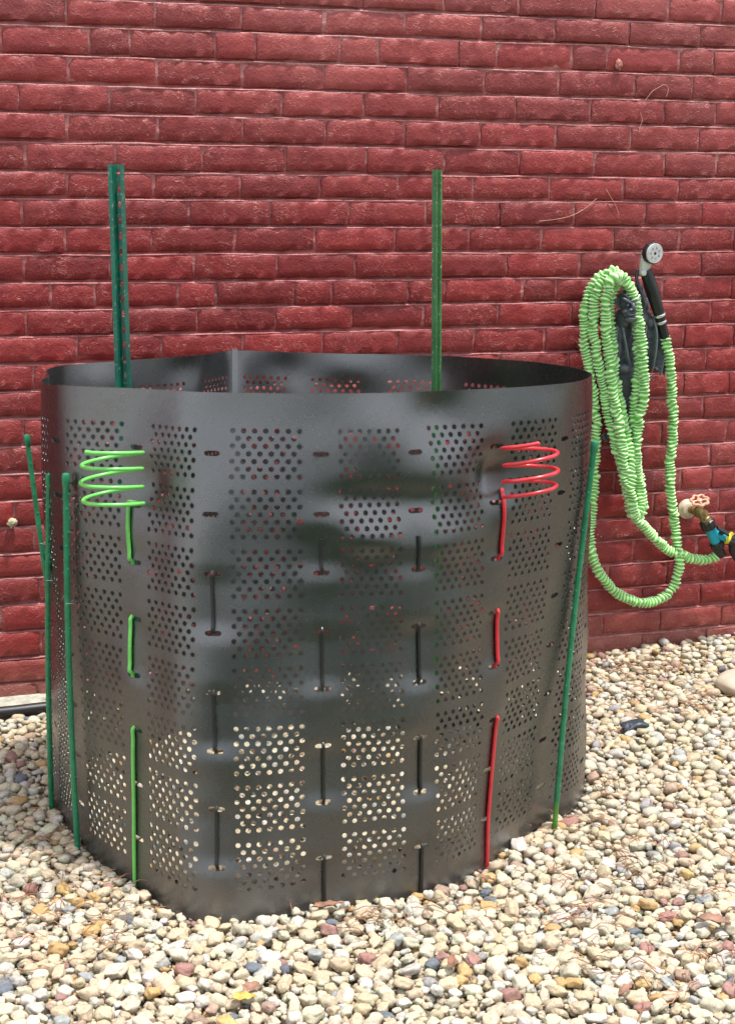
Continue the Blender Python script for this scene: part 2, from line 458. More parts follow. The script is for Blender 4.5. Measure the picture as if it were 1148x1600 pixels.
# pieces at the foot of the wall
ledge_m = plain('pale_concrete', (.42, .40, .33), .9, bump=.8, bscale=60, var=.2, bdist=.006)
mb = MB(); rr = random.Random(5)
pts = []
for i in range(26):
    s = -2.6 + i * .076
    for (o_, h) in ((.0, .016), (.05, .012), (.075, .002), (.078, -.03)):
        pts.append(W(s, h + rr.uniform(-.004, .004), o_ + (rr.uniform(-.006, .006) if o_ else -.001)))
F = [(i * 4 + j, (i + 1) * 4 + j, (i + 1) * 4 + j + 1, i * 4 + j + 1) for i in range(25) for j in range(3)]
mb.add(pts, F); o = mb.build('footing_ledge', ledge_m); tag(o, 'pale rough concrete footing ledge at the left foot of the brick wall', 'ledge')
hb = plain('black_poly_pipe', (.012, .012, .013), .45, bump=.3, bscale=200)
mb = MB(); P = spline([W(-2.6, .0, .14), W(-1.9, .006, .13), W(-1.3, .008, .125), W(-1.0, .012, .125), W(-.88, .012, .118), W(-.7, .0, .12), W(-.4, -.02, .12)], 8)
mb.tube(P, .0155, 12); o = mb.build('edging_pipe', hb); tag(o, 'black edging pipe half sunk in gravel at the left foot of the wall', 'pipe')

# ------------------------------------------------------------ compost bin
NC = 19
TOPZ = .93
T = [(-.590, 2.809), (-.418, 2.700), (-.274, 2.622), (-.08, 2.597), (.085, 2.625), (.240, 2.692), (.375, 2.785),
     (.437, 2.93), (.447, 3.10), (.412, 3.27), (.345, 3.44), (.205, 3.60), (.02, 3.70), (-.17, 3.755), (-.335, 3.83),
     (-.405, 3.655), (-.545, 3.50), (-.680, 3.34), (-.655, 3.04)]
B = [(-.572, 2.875), (-.44, 2.675), (-.27, 2.535), (-.081, 2.578), (.096, 2.640), (.225, 2.775), (.348, 2.972),
     (.46, 3.13), (.49, 3.34), (.46, 3.47), (.35, 3.58), (.19, 3.64), (.01, 3.65), (-.18, 3.67), (-.35, 3.68),
     (-.50, 3.58), (-.63, 3.43), (-.710, 3.25), (-.660, 3.06)]
T = np.array(T); B = np.array(B)
def cr(P, u):
    u = np.mod(u, NC); i = np.floor(u).astype(int); t = (u - i)[..., None]
    p0, p1, p2, p3 = P[(i - 1) % NC], P[i % NC], P[(i + 1) % NC], P[(i + 2) % NC]
    return .5 * (2 * p1 + (-p0 + p2) * t + (2 * p0 - 5 * p1 + 4 * p2 - p3) * t ** 2 + (-p0 + 3 * p1 - 3 * p2 + p3) * t ** 3)
def base_surf(u, z):
    u = np.asarray(u, float); z = np.asarray(z, float)
    f = (z / TOPZ)[..., None]
    q = cr(B, u) * (1 - f) + cr(T, u) * f
    e = 1e-2
    d = (cr(B, u + e) - cr(B, u - e)) * (1 - f) + (cr(T, u + e) - cr(T, u - e)) * f
    nrm = np.stack([d[..., 1], -d[..., 0]], -1); nrm /= np.linalg.norm(nrm, axis=-1, keepdims=True)
    return q, nrm                       # nrm points outward
SLZ = [.09 + .105 * i for i in range(8)]
# rods woven through the slots: (column, [(z_low, z_high) where the rod shows outside], top)
RODS = {1: ([(SLZ[5], .80), (SLZ[3], SLZ[4]), (-.05, SLZ[2])]), 5: ([(SLZ[5], .80), (SLZ[3], SLZ[4]), (-.05, SLZ[2])]),
        2: ([(SLZ[4], SLZ[5]), (SLZ[2], SLZ[3]), (SLZ[0], SLZ[1])]),
        3: ([(SLZ[5], .69), (SLZ[3], SLZ[4]), (SLZ[1], SLZ[2]), (-.05, SLZ[0])]),
        4: ([(SLZ[5], .69), (SLZ[3], SLZ[4]), (SLZ[1], SLZ[2]), (-.05, SLZ[0])])}
def sstep(x): x = np.clip(x, 0, 1); return x * x * (3 - 2 * x)
def outside(c, z):
    """+1 where the rod runs outside the sheet, -1 inside (smoothed over the slots)"""
    z = np.asarray(z, float); v = -np.ones_like(z)
    for a, b in RODS[c]:
        w = .0045
        v = np.maximum(v, -1 + 2 * sstep((z - a + w) / (2 * w)) * sstep((b - z + w) / (2 * w)))
    return v
def outside_soft(c, z):
    z = np.asarray(z, float); v = -np.ones_like(z); w = .024
    for a, b in RODS[c]: v = np.maximum(v, -1 + 2 * sstep((z - a + w) / (2 * w)) * sstep((b - z + w) / (2 * w)))
    return v
DENTS = [(1.72, .2, .30, .62, .013), (4.42, .15, .32, .55, .008), (3.05, .3, .6, .8, -.005), (.85, .3, .4, .8, -.005), (6.55, .2, .28, .6, .009),  # (u, z, su, sz, amount) along the outward normal
    (4.3, .89, .30, .055, -.016), (3.6, .86, .35, .060, .009), (4.1, .735, .36, .036, -.012), (4.25, .66, .50, .040, .010),
    (3.5, .675, .28, .030, .013), (3.4, .745, .40, .028, -.010), (4.92, .775, .17, .040, -.020), (5.15, .70, .2, .04, .007),
    (5.5, .87, .5, .06, .006), (2.35, .85, .5, .08, -.004), (1.25, .76, .20, .04, -.008), (1.0, .66, .28, .06, .006),
    (.9, .42, .25, .07, .006), (5.0, .30, .35, .09, .010), (1.9, .2, .4, .1, -.006), (3.0, .52, .4, .12, -.004),
    (13.2, .89, .35, .05, .012), (12.3, .9, .4, .05, -.012), (11.2, .9, .35, .06, .010), (10.3, .9, .4, .06, -.010),
    (16.4, .88, .35, .06, -.014), (15.2, .9, .3, .05, .012), (17.9, .9, .3, .12, -.012), (18.5, .7, .3, .2, .01),
    (.6, .84, .4, .06, -.004), (18.3, .4, .4, .15, -.006)]
def surf(u, z):
    q, nrm = base_surf(u, z)
    off = np.zeros_like(z)
    for c in RODS:
        du = (np.mod(u - c + NC / 2, NC) - NC / 2)
        off = off - (.0034 + .0009 * np.sin(z * 31 + c * 2.3)) * outside_soft(c, z) * np.exp(-(du / .26) ** 2) * sstep((TOPZ - .03 - z) / .08)
    for (du0, z0, su, sz, am) in DENTS:
        du = (np.mod(u - du0 + NC / 2, NC) - NC / 2)
        off = off + am * np.exp(-(du / su) ** 2 - ((z - z0) / sz) ** 2)
    front = np.exp(-((np.mod(u - 3.0 + NC / 2, NC) - NC / 2) / 3.3) ** 4)
    off = off - .024 * front * sstep((z - .66) / .34) ** 1.5
    # gentle waviness of the plastic sheet
    off = off + .0016 * np.sin(u * 2.1 + z * 9) * np.sin(z * 17 + u * 1.3) + .0010 * np.sin(u * 5.7 - z * 23)
    P = np.empty(q.shape[:-1] + (3,)); P[..., :2] = q + nrm * off[..., None]
    P[..., 2] = z + .0015 * np.sin(u * .9 + 1) * (z / TOPZ) - .004
    return P, nrm
HX = 1 / 20.0; HZ = .105 / 16
K0 = -7    # lattice level of z=-...; level k -> z = SLZ0 - 7*HZ + k*HZ
zbase = SLZ[0] - 7 * HZ
klo = -int((zbase + .012) / HZ) ; ktop = 16 * 7 + 14
khi = ktop + int(round((TOPZ - (zbase + ktop * HZ)) / HZ))
nU = NC * 20; nK = khi - klo + 1
uu = np.arange(nU) * HX; zz = zbase + np.arange(klo, khi + 1) * HZ
UU, ZZ = np.meshgrid(uu, zz)
uvs = [np.c_[UU.ravel(), ZZ.ravel()]]
vid = lambda i, k: (k - klo) * nU + (i % nU)
used = np.zeros((nK, nU), bool)     # lattice squares replaced by holes
faces = []; nv = nU * nK
extra = []
rb = random.Random(11)
def hole(ci, ck, hw, hh, rx, rz, slot=False):
    global nv
    # perimeter lattice points of a box +-hw, +-hh around (ci, ck)
    per = [(ci + i, ck - hh) for i in range(-hw, hw)] + [(ci + hw, ck + j) for j in range(-hh, hh)] + \
          [(ci + i, ck + hh) for i in range(hw, -hw, -1)] + [(ci - hw, ck + j) for j in range(hh, -hh, -1)]
    n_ = len(per); ids = []
    for (pi, pk) in per:
        dx, dz = (pi - ci) * HX, (pk - ck) * HZ
        if slot:
            # stadium: half length rx (u), radius rz (z)
            DX = .19
            x = dx * DX; core = rx - rz; cx = max(-core, min(core, x)); vx, vz = x - cx, dz
            if abs(x) <= core: px, pz = x, math.copysign(rz, dz)
            else:
                l = math.hypot(vx, vz) or 1; px, pz = cx + vx / l * rz, vz / l * rz
            nu, nz_ = ci * HX + px / DX, zbase + ck * HZ + pz
        else:
            an = math.atan2(dz / HZ, dx / HX)
            nu, nz_ = ci * HX + math.cos(an) * rx / .19, zbase + ck * HZ + math.sin(an) * rz
        extra.append((nu, nz_)); ids.append(nv); nv += 1
    pv = [vid(*q) for q in per]
    for a in range(n_):
        b = (a + 1) % n_
        faces.append((pv[a], pv[b], ids[b], ids[a]))
    for i in range(-hw, hw):
        for j in range(-hh, hh):
            used[ck + j - klo, (ci + i) % nU] = True
for c in range(NC):
    for bkt in range(8):
        k0 = 16 * bkt
        for r in range(7):
            ck = k0 + 1 + 2 * r
            cs = [c * 20 + 3 + 1 + 2 * q for q in range(7)] if r % 2 == 0 else [c * 20 + 3 + 2 + 2 * q for q in range(6)]
            for ci in cs: hole(ci, ck, 1, 1, .0050, .0049)
        hole(c * 20, k0 + 7, 2, 1, .0155, .0046, True)
for k in range(nK - 1):
    for i in range(nU):
        if not used[k, i]:
            kk = k + klo
            faces.append((vid(i, kk), vid(i + 1, kk), vid(i + 1, kk + 1), vid(i, kk + 1)))
uvall = np.vstack([uvs[0], np.array(extra)])
P, _ = surf(uvall[:, 0], uvall[:, 1])
F = np.array(faces)
bin_root = thing('compost_bin', 'round black perforated plastic compost bin of rolled sheet standing open on the gravel', 'compost bin', (-.12, 3.18, 0))
PB = NT('black_embossed_plastic')
uvn = PB.n('ShaderNodeUVMap'); uvn.uv_map = 'UVMap'
sx = PB.n('ShaderNodeSeparateXYZ'); PB.l(uvn.outputs[0], sx.inputs[0])
def mth(op, a, b=None, c=None):
    k = PB.n('ShaderNodeMath', operation=op)
    for i, v in enumerate((a, b, c)):
        if v is None: continue
        if hasattr(v, 'links'): PB.l(v, k.inputs[i])
        else: k.inputs[i].default_value = v
    return k.outputs[0]
fr = 2 * math.pi / .0052
w1 = mth('SINE', mth('MULTIPLY', mth('MULTIPLY_ADD', sx.outputs[1], 1.15, sx.outputs[0]), fr))
w2 = mth('SINE', mth('MULTIPLY', mth('MULTIPLY_ADD', sx.outputs[1], -.75, sx.outputs[0]), fr))
emb = mth('ADD', w1, mth('MULTIPLY', w2, .45))
pp = PB.pos()
d1 = PB.noise(9, 5, .6, pp)
# dust film from the ground up, thrown by rain
sp = PB.n('ShaderNodeSeparateXYZ'); PB.l(pp, sp.inputs[0])
low = PB.n('ShaderNodeMapRange', i_1=.10, i_2=-.01, i_3=0, i_4=1); PB.l(sp.outputs[2], low.inputs[0])
d2 = PB.noise(26, 5, .7, pp)
dd = mth('MULTIPLY', low.outputs[0], mth('MULTIPLY', d2.outputs[0], .50))
basec = PB.ramp(d1.outputs[0], [(.3, (.004, .006, .007)), (.75, (.009, .012, .013))]).outputs[0]
basec = PB.mix(dd, basec, (.20, .18, .16))
# dried splashes and pale scuffs
d3 = PB.noise(210, 3, .6, pp); d4 = PB.noise(5, 3, .6, pp)
s3 = PB.n('ShaderNodeMapRange', i_1=.66, i_2=.72, i_3=0, i_4=1); PB.l(d3.outputs[0], s3.inputs[0])
s4 = PB.n('ShaderNodeMapRange', i_1=.48, i_2=.66, i_3=0, i_4=.30); PB.l(d4.outputs[0], s4.inputs[0])
basec = PB.mix(mth('MULTIPLY', s3.outputs[0], s4.outputs[0]), basec, (.30, .29, .27))
d1b = PB.noise(38, 4, .65, pp); d1 = d1b
rgh = PB.n('ShaderNodeMapRange', i_1=.3, i_2=.7, i_3=.23, i_4=.30); PB.l(d1.outputs[0], rgh.inputs[0])
PB.set(Base_Color=basec, Roughness=rgh.outputs[0], Specular_IOR_Level=1.0, IOR=1.72, Normal=PB.bump(emb, .5, .0002))
M['bin'] = PB.m
org = np.array(bin_root.location)
me = new_mesh('sheet', P - org, F, M['bin'])
uvl = me.uv_layers.new(name='UVMap')
li = np.empty(len(me.loops), dtype=np.int32); me.loops.foreach_get('vertex_index', li)
luv = uvall[li].copy(); 
# unwrap the seam column
lu = luv[:, 0].reshape(-1, 4); wrap = (lu.max(1) - lu.min(1)) > NC / 2
lu[wrap] = np.where(lu[wrap] < NC / 2, lu[wrap] + NC, lu[wrap]); luv[:, 0] = lu.ravel() * .19
uvl.data.foreach_set('uv', luv.astype(np.float32).ravel())
o = link('sheet', me, bin_root)
sm = o.modifiers.new('thickness', 'SOLIDIFY'); sm.thickness = .0016; sm.offset = 0
es = o.modifiers.new('crisp_edges', 'EDGE_SPLIT'); es.split_angle = R(42)
# overlap seam at the back: free edge of the sheet standing proud inside
mb = MB(); zs_ = np.linspace(0, TOPZ + .004, 24)
q, nn = surf(np.full(24, 14.06), zs_); q2, nn2 = surf(np.full(24, 13.94), zs_)
Vv = []
for a_, b_, n_ in zip(q, q2, nn):
    n3 = np.array([n_[0], n_[1], 0])
    Vv += [a_ - n3 * .001, a_ - n3 * .0022, b_ - n3 * .0024, b_ - n3 * .0012]
F_ = []
for i in range(23):
    for j in range(3): F_.append((i * 4 + j, i * 4 + j + 1, (i + 1) * 4 + j + 1, (i + 1) * 4 + j))
mb.add(Vv, F_); o = mb.build('seam_fold', M['bin'], bin_root, smooth=False); o.modifiers.new('t', 'SOLIDIFY').thickness = .0014

def rod_path(c, ztop, zbot=-.05, push=.0058, du=(0, 0), n=420):
    z = np.linspace(zbot, ztop, n); du = du[0] + (du[1] - du[0]) * np.clip(z / .75, 0, 1)
    q, nrm = base_surf(c + du, np.clip(z, 0, TOPZ))
    q3, _ = surf(c + du, np.clip(z, 0, TOPZ))
    side = outside(c, z)
    P = np.c_[q3[:, :2] + nrm * (side * push)[:, None], z]
    # a stiff rod: smooth the line a little
    K = np.ones(3) / 3
    for a in (0, 1): P[1:-1, a] = np.convolve(P[:, a], K, 'valid')
    return P
black_rod = plain('black_coated_rod', (.014, .016, .014), .35, bump=.2, bscale=400)
for c, zt in ((2, SLZ[5] + .004), (3, .672), (4, .672)):
    mb = MB(); P = rod_path(c, zt, -.05, .0046); mb.tube(P, .0032, 10)
    mb.build('connector_rod', black_rod, bin_root)

def coil_mat(name, col):
    k = NT(name); p_ = k.pos()
    c_ = k.ramp(k.noise(60, 3, .6, p_).outputs[0], [(.3, tuple(x * .8 for x in col)), (.7, col)]).outputs[0]
    k.set(Base_Color=c_, Roughness=.32, Specular_IOR_Level=.5, Coat_Weight=.3, Coat_Roughness=.2)
    return k.m
def spiral(name, label, col, mat, z0, z1, turns, rad, cxy, ang0, sgn, ztop, du):
    P = rod_path(col, ztop, -.05, .0050, du, n=420)
    t = thing(name, label, 'plant stake', (float(P[0][0]), float(P[0][1]), 0))
    n_ = int(turns * 48)
    an = ang0 + sgn * np.linspace(0, turns * 2 * math.pi, n_)
    cz = z0 + (z1 - z0) * np.linspace(0, 1, n_) + .0042 * np.sin(an * 1.0 + 2.2) + .0012 * np.sin(an * .37)
    rad = rad * (1 + .035 * np.sin(an * .61 + 1) + .015 * np.sin(an * 2))
    H = np.c_[cxy[0] + rad * np.cos(an), cxy[1] + rad * np.sin(an), cz]
    mb = MB(); mb.tube(P, .0037, 12); mb.build('rod', mat, t)
    top = P[-1]
    J = spline([top - ZV * .003, top + ZV * .001, top * .6 + H[2] * .4, H[5]], 6)
    mb = MB(); mb.tube(np.vstack([J[:-1], H[5:]]), .0036, 12)
    mb.lathe(H[-1], H[-1] - H[-2], [(-.002, .0038), (.0, .0042), (.004, .0040), (.006, .002)], 12)
    mb.build('spiral', mat, t)
    return t
gm = coil_mat('lime_coated_wire', (.17, .62, .12)); rm = coil_mat('red_coated_wire', (.70, .030, .045))
spiral('spiral_stake', 'lime green spiral topped wire stake woven through the left front of the bin', 1, gm, .728, .832, 3.45, .053, (-.447, 2.612), R(35), -1, .722, (-.03, -.06))
spiral('spiral_stake', 'red spiral topped wire stake woven through the right front of the bin', 5, rm, .738, .835, 3.35, .048, (.288, 2.635), R(150), 1, .738, (.02, .07))

# ------------------------------------------------------------ green garden stakes
def stake_mat():
    k = NT('green_plastic_coated_steel'); p_ = k.pos()
    c_ = k.ramp(k.noise(30, 4, .6, p_).outputs[0], [(.3, (.012, .15, .07)), (.7, (.025, .26, .12))]).outputs[0]
    k.set(Base_Color=c_, Roughness=.35, Specular_IOR_Level=.55); return k.m
sm_ = stake_mat()
stake_pale = plain('scuffed_green_coating', (.10, .30, .05), .5, var=.3)
stake_steel = plain('bare_pale_steel', (.50, .52, .46), .4, metal=.2)
stake_teal = plain('teal_plastic_tip', (.01, .30, .28), .4)
wire_m = plain('galvanised_wire', (.35, .36, .36), .35, metal=.8)
def stake(label, b, t, tie=None, r=.0058, tip=None, nub=True, peel=0, tiedir=None):
    b = np.array(b, float); t = np.array(t, float)
    th_ = thing('garden_stake', label, 'garden stake', (float(b[0]), float(b[1]), 0.0), None)
    d = t - b; L = np.linalg.norm(d); d /= L
    b2 = b - d * .06
    bow = np.cross(d, (0, 1, 0)) * .006
    n_ = 24
    P = np.array([b2 + (t - b2) * f + bow * math.sin(f * math.pi) for f in np.linspace(0, 1, n_)])
    cut = int(n_ * peel) if peel else 0
    mb = MB(); mb.tube(P[cut:], r, 10)
    if nub:
        Vb, Fb = ico(1); kk = 0
        for f in np.arange(.02 + peel, .97, .011):
            c = b2 + (t - b2) * f + bow * math.sin(f * math.pi)
            a_ = kk * 2.4; kk += 1
            sd_ = np.cross(d, (0, 1, 0)); sd_ /= np.linalg.norm(sd_); s2 = np.cross(d, sd_)
            mb.add(Vb * .0023 + c + (sd_ * math.cos(a_) + s2 * math.sin(a_)) * r * .93, Fb)
    mb.build('rod', sm_, th_)
    if peel:
        mb = MB(); mb.tube(P[cut // 2:cut + 1], r * .93, 10); mb.build('sleeve_end', stake_pale, th_, label='scuffed yellowish green lower end')
        mb = MB(); mb.tube(P[:cut // 2 + 1], r * .85, 10); mb.build('bare_end', stake_steel, th_, label='bare pale end in the gravel')
    mb = MB(); mb.lathe(t - d * .022, d, [(0, r * 1.0), (.003, r * 1.32), (.020, r * 1.32), (.024, r * 1.1), (.0255, r * .5)], 14)
    mb.build('cap', sm_, th_)
    if tie is not None:
        f = (tie - b2[2]) / (t[2] - b2[2]); c = b2 + (t - b2) * f + bow * math.sin(f * math.pi)
        td = np.array(tiedir); an = np.linspace(0, 2 * math.pi, 25)
        u_ = td / np.linalg.norm(td); v_ = np.array([-u_[1], u_[0], 0])
        ring = np.array([c + u_ * (math.cos(a_) * .013 + .008) + v_ * math.sin(a_) * (r + .0025) + ZV * .001 * math.sin(a_ * 2) for a_ in an])
        mb = MB(); mb.tube(ring, .0011, 6, cap=False); mb.build('wire_tie', wire_m, th_)
    return th_
stake('green garden stake leaning away from the bin, leftmost of all the stakes', (-.705, 3.47, 0), (-.784, 3.45, .757), .504, tiedir=(.6, .0, 0))
stake('green garden stake upright at the left edge of the bin, second from the left', (-.678, 3.072, 0), (-.610, 2.86, .750), .530, tiedir=(.6, .2, 0))
stake('green garden stake tied with wire to the bin left front, third from the left', (-.580, 2.847, 0), (-.560, 2.77, .763), .512, tiedir=(.5, .5, 0))
stake('long green stake slanting along the right edge of the bin with bare foot', (.384, 2.955, 0), (.439, 2.886, .804), None, peel=.14)
stake('thin dark green stake behind the right edge of the bin ending in a teal tip', (.468, 3.262, .0), (.49, 3.30, .33), None, r=.0045)
mb = MB(); mb.tube([(.4675, 3.262, -.01), (.4695, 3.265, .034)], .0062, 10); o = mb.build('tip', stake_teal, None)
st5 = [x for x in C.objects if x.name.startswith('garden_stake')][-1]
for v in o.data.vertices: v.co -= Vector(st5.location)
o.parent = st5; o['label'] = 'teal plastic tip'

# ------------------------------------------------------------ steel U posts
def post_mat(name, a, b, wear):
    k = NT(name); p_ = k.pos()
    c_ = k.ramp(k.noise(14, 5, .65, p_).outputs[0], [(.3, a), (.7, b)]).outputs[0]
    n_ = k.noise(120, 4, .7, p_); f_ = k.n('ShaderNodeMapRange', i_1=.60, i_2=.66, i_3=0, i_4=wear); k.l(n_.outputs[0], f_.inputs[0])
    k.set(Base_Color=k.mix(f_.outputs[0], c_, (.45, .5, .35)), Roughness=.38, Normal=k.bump(k.noise(90, 4, .6, p_).outputs[0], .3, .001)); return k.m
pm = post_mat('green_enamelled_steel', (.004, .085, .055), (.008, .155, .095), .5)
pm2 = post_mat('worn_green_enamelled_steel', (.02, .11, .03), (.05, .20, .06), .9)
def upost(label, base, top, yaw, mat, lean_to=None):
    th_ = thing('fence_post', label, 'metal post', (base[0], base[1], 0))
    # section: flange, leg, web, leg, flange  (x across, y depth)
    sec = [(-.0185, .000), (-.0095, .001), (-.0062, .0135), (.0062, .0135), (.0095, .001), (.0185, .000)]
    base = np.array([base[0], base[1], -.15]); top = np.array(top, float); L = top[2] - base[2]
    cy, sy = math.cos(yaw), math.sin(yaw)
    def pt(x, y, z):
        f = (z - base[2]) / L; c = base + (top - base) * f
        return (c[0] + x * cy - y * sy, c[1] + x * sy + y * cy, z)
    mb = MB()
    def strip(s0, s1, zs):
        V = []; 
        for z in zs: V += [pt(*s0, z), pt(*s1, z)]
        mb.add(V, [(2 * i, 2 * i + 1, 2 * i + 3, 2 * i + 2) for i in range(len(zs) - 1)])
    ze = np.linspace(base[2], top[2], 16)
    for k in (0, 1, 3, 4): strip(sec[k], sec[k + 1], ze)
    # web with punched slots
    pitch = .0335; hh = .0075; hw = .0038
    z = base[2]; V = []; F = []
    x0, x1 = sec[2][0], sec[3][0]; yw = sec[2][1]
    while z + pitch <= top[2] + 1e-6:
        zc = z + pitch * .5; 
        outer = [(x0, z), (0, z), (x1, z), (x1, zc), (x1, z + pitch), (0, z + pitch), (x0, z + pitch), (x0, zc)]
        inner = [(-hw * .7, zc - hh * .8), (0, zc - hh), (hw * .7, zc - hh * .8), (hw, zc), (hw * .7, zc + hh * .8), (0, zc + hh), (-hw * .7, zc + hh * .8), (-hw, zc)]
        V = [pt(a, yw, b) for a, b in outer] + [pt(a, yw, b) for a, b in inner]
        mb.add(V, [(i, (i + 1) % 8, 8 + (i + 1) % 8, 8 + i) for i in range(8)])
        z += pitch
    strip((x0, yw), (x1, yw), [z, top[2]])
    o = mb.build('channel', mat, th_, smooth=False)
    s_ = o.modifiers.new('t', 'SOLIDIFY'); s_.thickness = .0024; s_.offset = 0
    return th_
upost('dark green steel channel post with punched slots inside the bin at left', (-.532, 3.30), (-.534, 3.30, 1.358), R(-14), pm)
upost('narrow worn green steel post seen edge on rising from the bin at right', (.164, 3.50), (.167, 3.50, 1.354), R(68), pm2)
# ------------------------------------------------------------ garden hose
HOSE = [(0.862,0.933,0.070),(0.885,0.851,0.060),(0.903,0.721,0.050),(0.905,0.608,0.045),(0.904,0.495,0.045),(0.924,0.363,0.050),(0.938,0.256,0.050),(0.914,0.179,0.040),(0.845,0.150,0.035),(0.762,0.178,0.035),(0.689,0.250,0.035),(0.660,0.347,0.035),(0.663,0.506,0.040),(0.666,0.618,0.045),(0.661,0.729,0.050),(0.632,0.848,0.060),(0.609,0.983,0.075),(0.620,1.068,0.090),(0.664,1.110,0.110),(0.723,1.076,0.110),(0.754,1.026,0.100),(0.763,0.946,0.095),(0.771,0.874,0.095),(0.771,0.782,0.080),(0.772,0.690,0.070),(0.784,0.596,0.060),(0.805,0.502,0.055),(0.810,0.437,0.060),(0.785,0.415,0.070),(0.762,0.451,0.075),(0.742,0.535,0.075),(0.716,0.620,0.075),(0.692,0.711,0.070),(0.674,0.802,0.070),(0.646,0.885,0.080),(0.627,0.984,0.095),(0.630,1.063,0.115),(0.664,1.117,0.130),(0.709,1.089,0.130),(0.740,1.027,0.125),(0.761,0.938,0.120),(0.773,0.857,0.115),(0.787,0.783,0.100),(0.778,0.701,0.090),(0.773,0.618,0.085),(0.783,0.552,0.075),(0.797,0.495,0.070),(0.786,0.433,0.085),(0.765,0.434,0.090),(0.749,0.492,0.095),(0.733,0.557,0.095),(0.721,0.640,0.095),(0.706,0.731,0.090),(0.686,0.822,0.090),(0.672,0.912,0.095),(0.653,0.993,0.115),(0.649,1.063,0.135),(0.664,1.103,0.150),(0.691,1.089,0.120),(0.685,1.067,0.100),(0.682,1.000,0.085),(0.697,0.910,0.075),(0.714,0.801,0.070),(0.736,0.710,0.070),(0.751,0.619,0.085),(0.751,0.548,0.100),(0.753,0.474,0.105),(0.775,0.419,0.090),(0.821,0.376,0.070),(0.868,0.333,0.060),(0.903,0.307,0.055),(0.941,0.293,0.050),(0.990,0.274,0.050),(1.032,0.272,0.050),(1.065,0.286,0.055),]
P = np.array([W(a, b, c) for a, b, c in HOSE])
P = spline(P, 40)
seg = np.r_[0, np.cumsum(np.linalg.norm(np.diff(P, axis=0), axis=1))]
ns = int(seg[-1] / .0014)
st = np.linspace(0, seg[-1], ns)
P = np.c_[np.interp(st, seg, P[:, 0]), np.interp(st, seg, P[:, 1]), np.interp(st, seg, P[:, 2])]
# scrunched sleeve: irregular pleats with sharp crests
jf = np.interp(st, np.arange(0, seg[-1] + .03, .012), rng.uniform(.62, 1.45, len(np.arange(0, seg[-1] + .03, .012))))
ph = np.cumsum(jf * .0014 / .0112) * 2 * math.pi
wobx = np.interp(st, np.arange(0, seg[-1] + .02, .016), rng.normal(0, .0017, len(np.arange(0, seg[-1] + .02, .016))))
woby = np.interp(st, np.arange(0, seg[-1] + .02, .016), rng.normal(0, .0017, len(np.arange(0, seg[-1] + .02, .016))))
P = P + AV * wobx[:, None] + ZV * woby[:, None] * .5
amp = np.interp(st, np.arange(0, seg[-1] + .04, .03), rng.uniform(.55, 1.1, len(np.arange(0, seg[-1] + .04, .03))))
def hr(i, th_):
    skew = 1.3 * np.sin(th_ + st[i] * 9) + .8 * np.sin(2 * th_ - st[i] * 31) + .4 * np.sin(3 * th_ + st[i] * 57)
    w = ph[i] + skew
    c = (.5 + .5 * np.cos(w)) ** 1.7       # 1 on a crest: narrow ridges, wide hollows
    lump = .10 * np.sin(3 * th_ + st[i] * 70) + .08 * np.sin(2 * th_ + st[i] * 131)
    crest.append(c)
    return .0158 * (1 - .40 * amp[i] * (1 - c) + lump * .8)
crest = []
HM = NT('lime_scrunched_fabric'); p_ = HM.pos()
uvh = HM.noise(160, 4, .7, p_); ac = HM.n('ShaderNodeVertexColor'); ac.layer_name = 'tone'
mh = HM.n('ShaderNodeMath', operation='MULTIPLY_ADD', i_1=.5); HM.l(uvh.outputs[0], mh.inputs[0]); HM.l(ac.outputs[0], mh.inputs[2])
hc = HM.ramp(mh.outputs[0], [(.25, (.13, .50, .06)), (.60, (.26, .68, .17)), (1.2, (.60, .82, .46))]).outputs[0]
n8 = HM.noise(900, 2, .5, p_)
HM.set(Base_Color=hc, Roughness=.75, Sheen_Weight=.25, Normal=HM.bump(n8.outputs[0], .5, .0012))
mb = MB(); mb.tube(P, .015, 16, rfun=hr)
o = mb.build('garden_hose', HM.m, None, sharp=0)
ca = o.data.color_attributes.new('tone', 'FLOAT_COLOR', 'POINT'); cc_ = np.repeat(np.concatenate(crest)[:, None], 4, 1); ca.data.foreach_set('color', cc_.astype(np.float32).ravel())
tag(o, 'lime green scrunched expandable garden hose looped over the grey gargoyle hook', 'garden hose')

# ------------------------------------------------------------ spray nozzle
blk = plain('black_rubberised_plastic', (.012, .014, .014), .4, bump=.25, bscale=250)
silver = plain('silver_grey_plastic', (.55, .57, .56), .3, metal=.1, var=.05)
chrome = plain('chrome_ring', (.7, .7, .7), .2, metal=.9, var=.05)
nz_ = thing('spray_nozzle', 'black handled hose nozzle with round pale grey spray head leaning on the wall', 'hose nozzle', tuple(W(.83, 1.0, .08)))
hp = [W(.865, .925, .070), W(.852, .958, .073), W(.838, .995, .078), W(.818, 1.045, .082), W(.803, 1.085, .083), W(.790, 1.118, .083)]
hpS = spline(hp, 8)
rr_ = np.interp(np.linspace(0, 1, len(hpS)), [0, .2, .35, .5, .75, 1], [.0125, .0130, .0140, .0172, .0195, .0165])
mb = MB(); mb.tube(hpS, rr_, 16); mb.build('handle', blk, nz_)
for q0, q1, rr2 in ((hpS[15], hpS[17], .0185), (hpS[11], hpS[12], .0165)):
    mb = MB(); mb.lathe(q0, q1 - q0, [(0, rr2 * .95), (.0015, rr2), (.006, rr2), (.0075, rr2 * .95)], 18); mb.build('ring', chrome, nz_)
mb = MB()
for k in range(10):
    pass
face_c = W(.7974, 1.1649, .125); fd = np.array([.42, -.86, -.10]); fd /= np.linalg.norm(fd)
back = face_c - fd * .030
nk = W(.785, 1.114, .080)
body = spline([nk, nk * .55 + back * .45, back], 6)
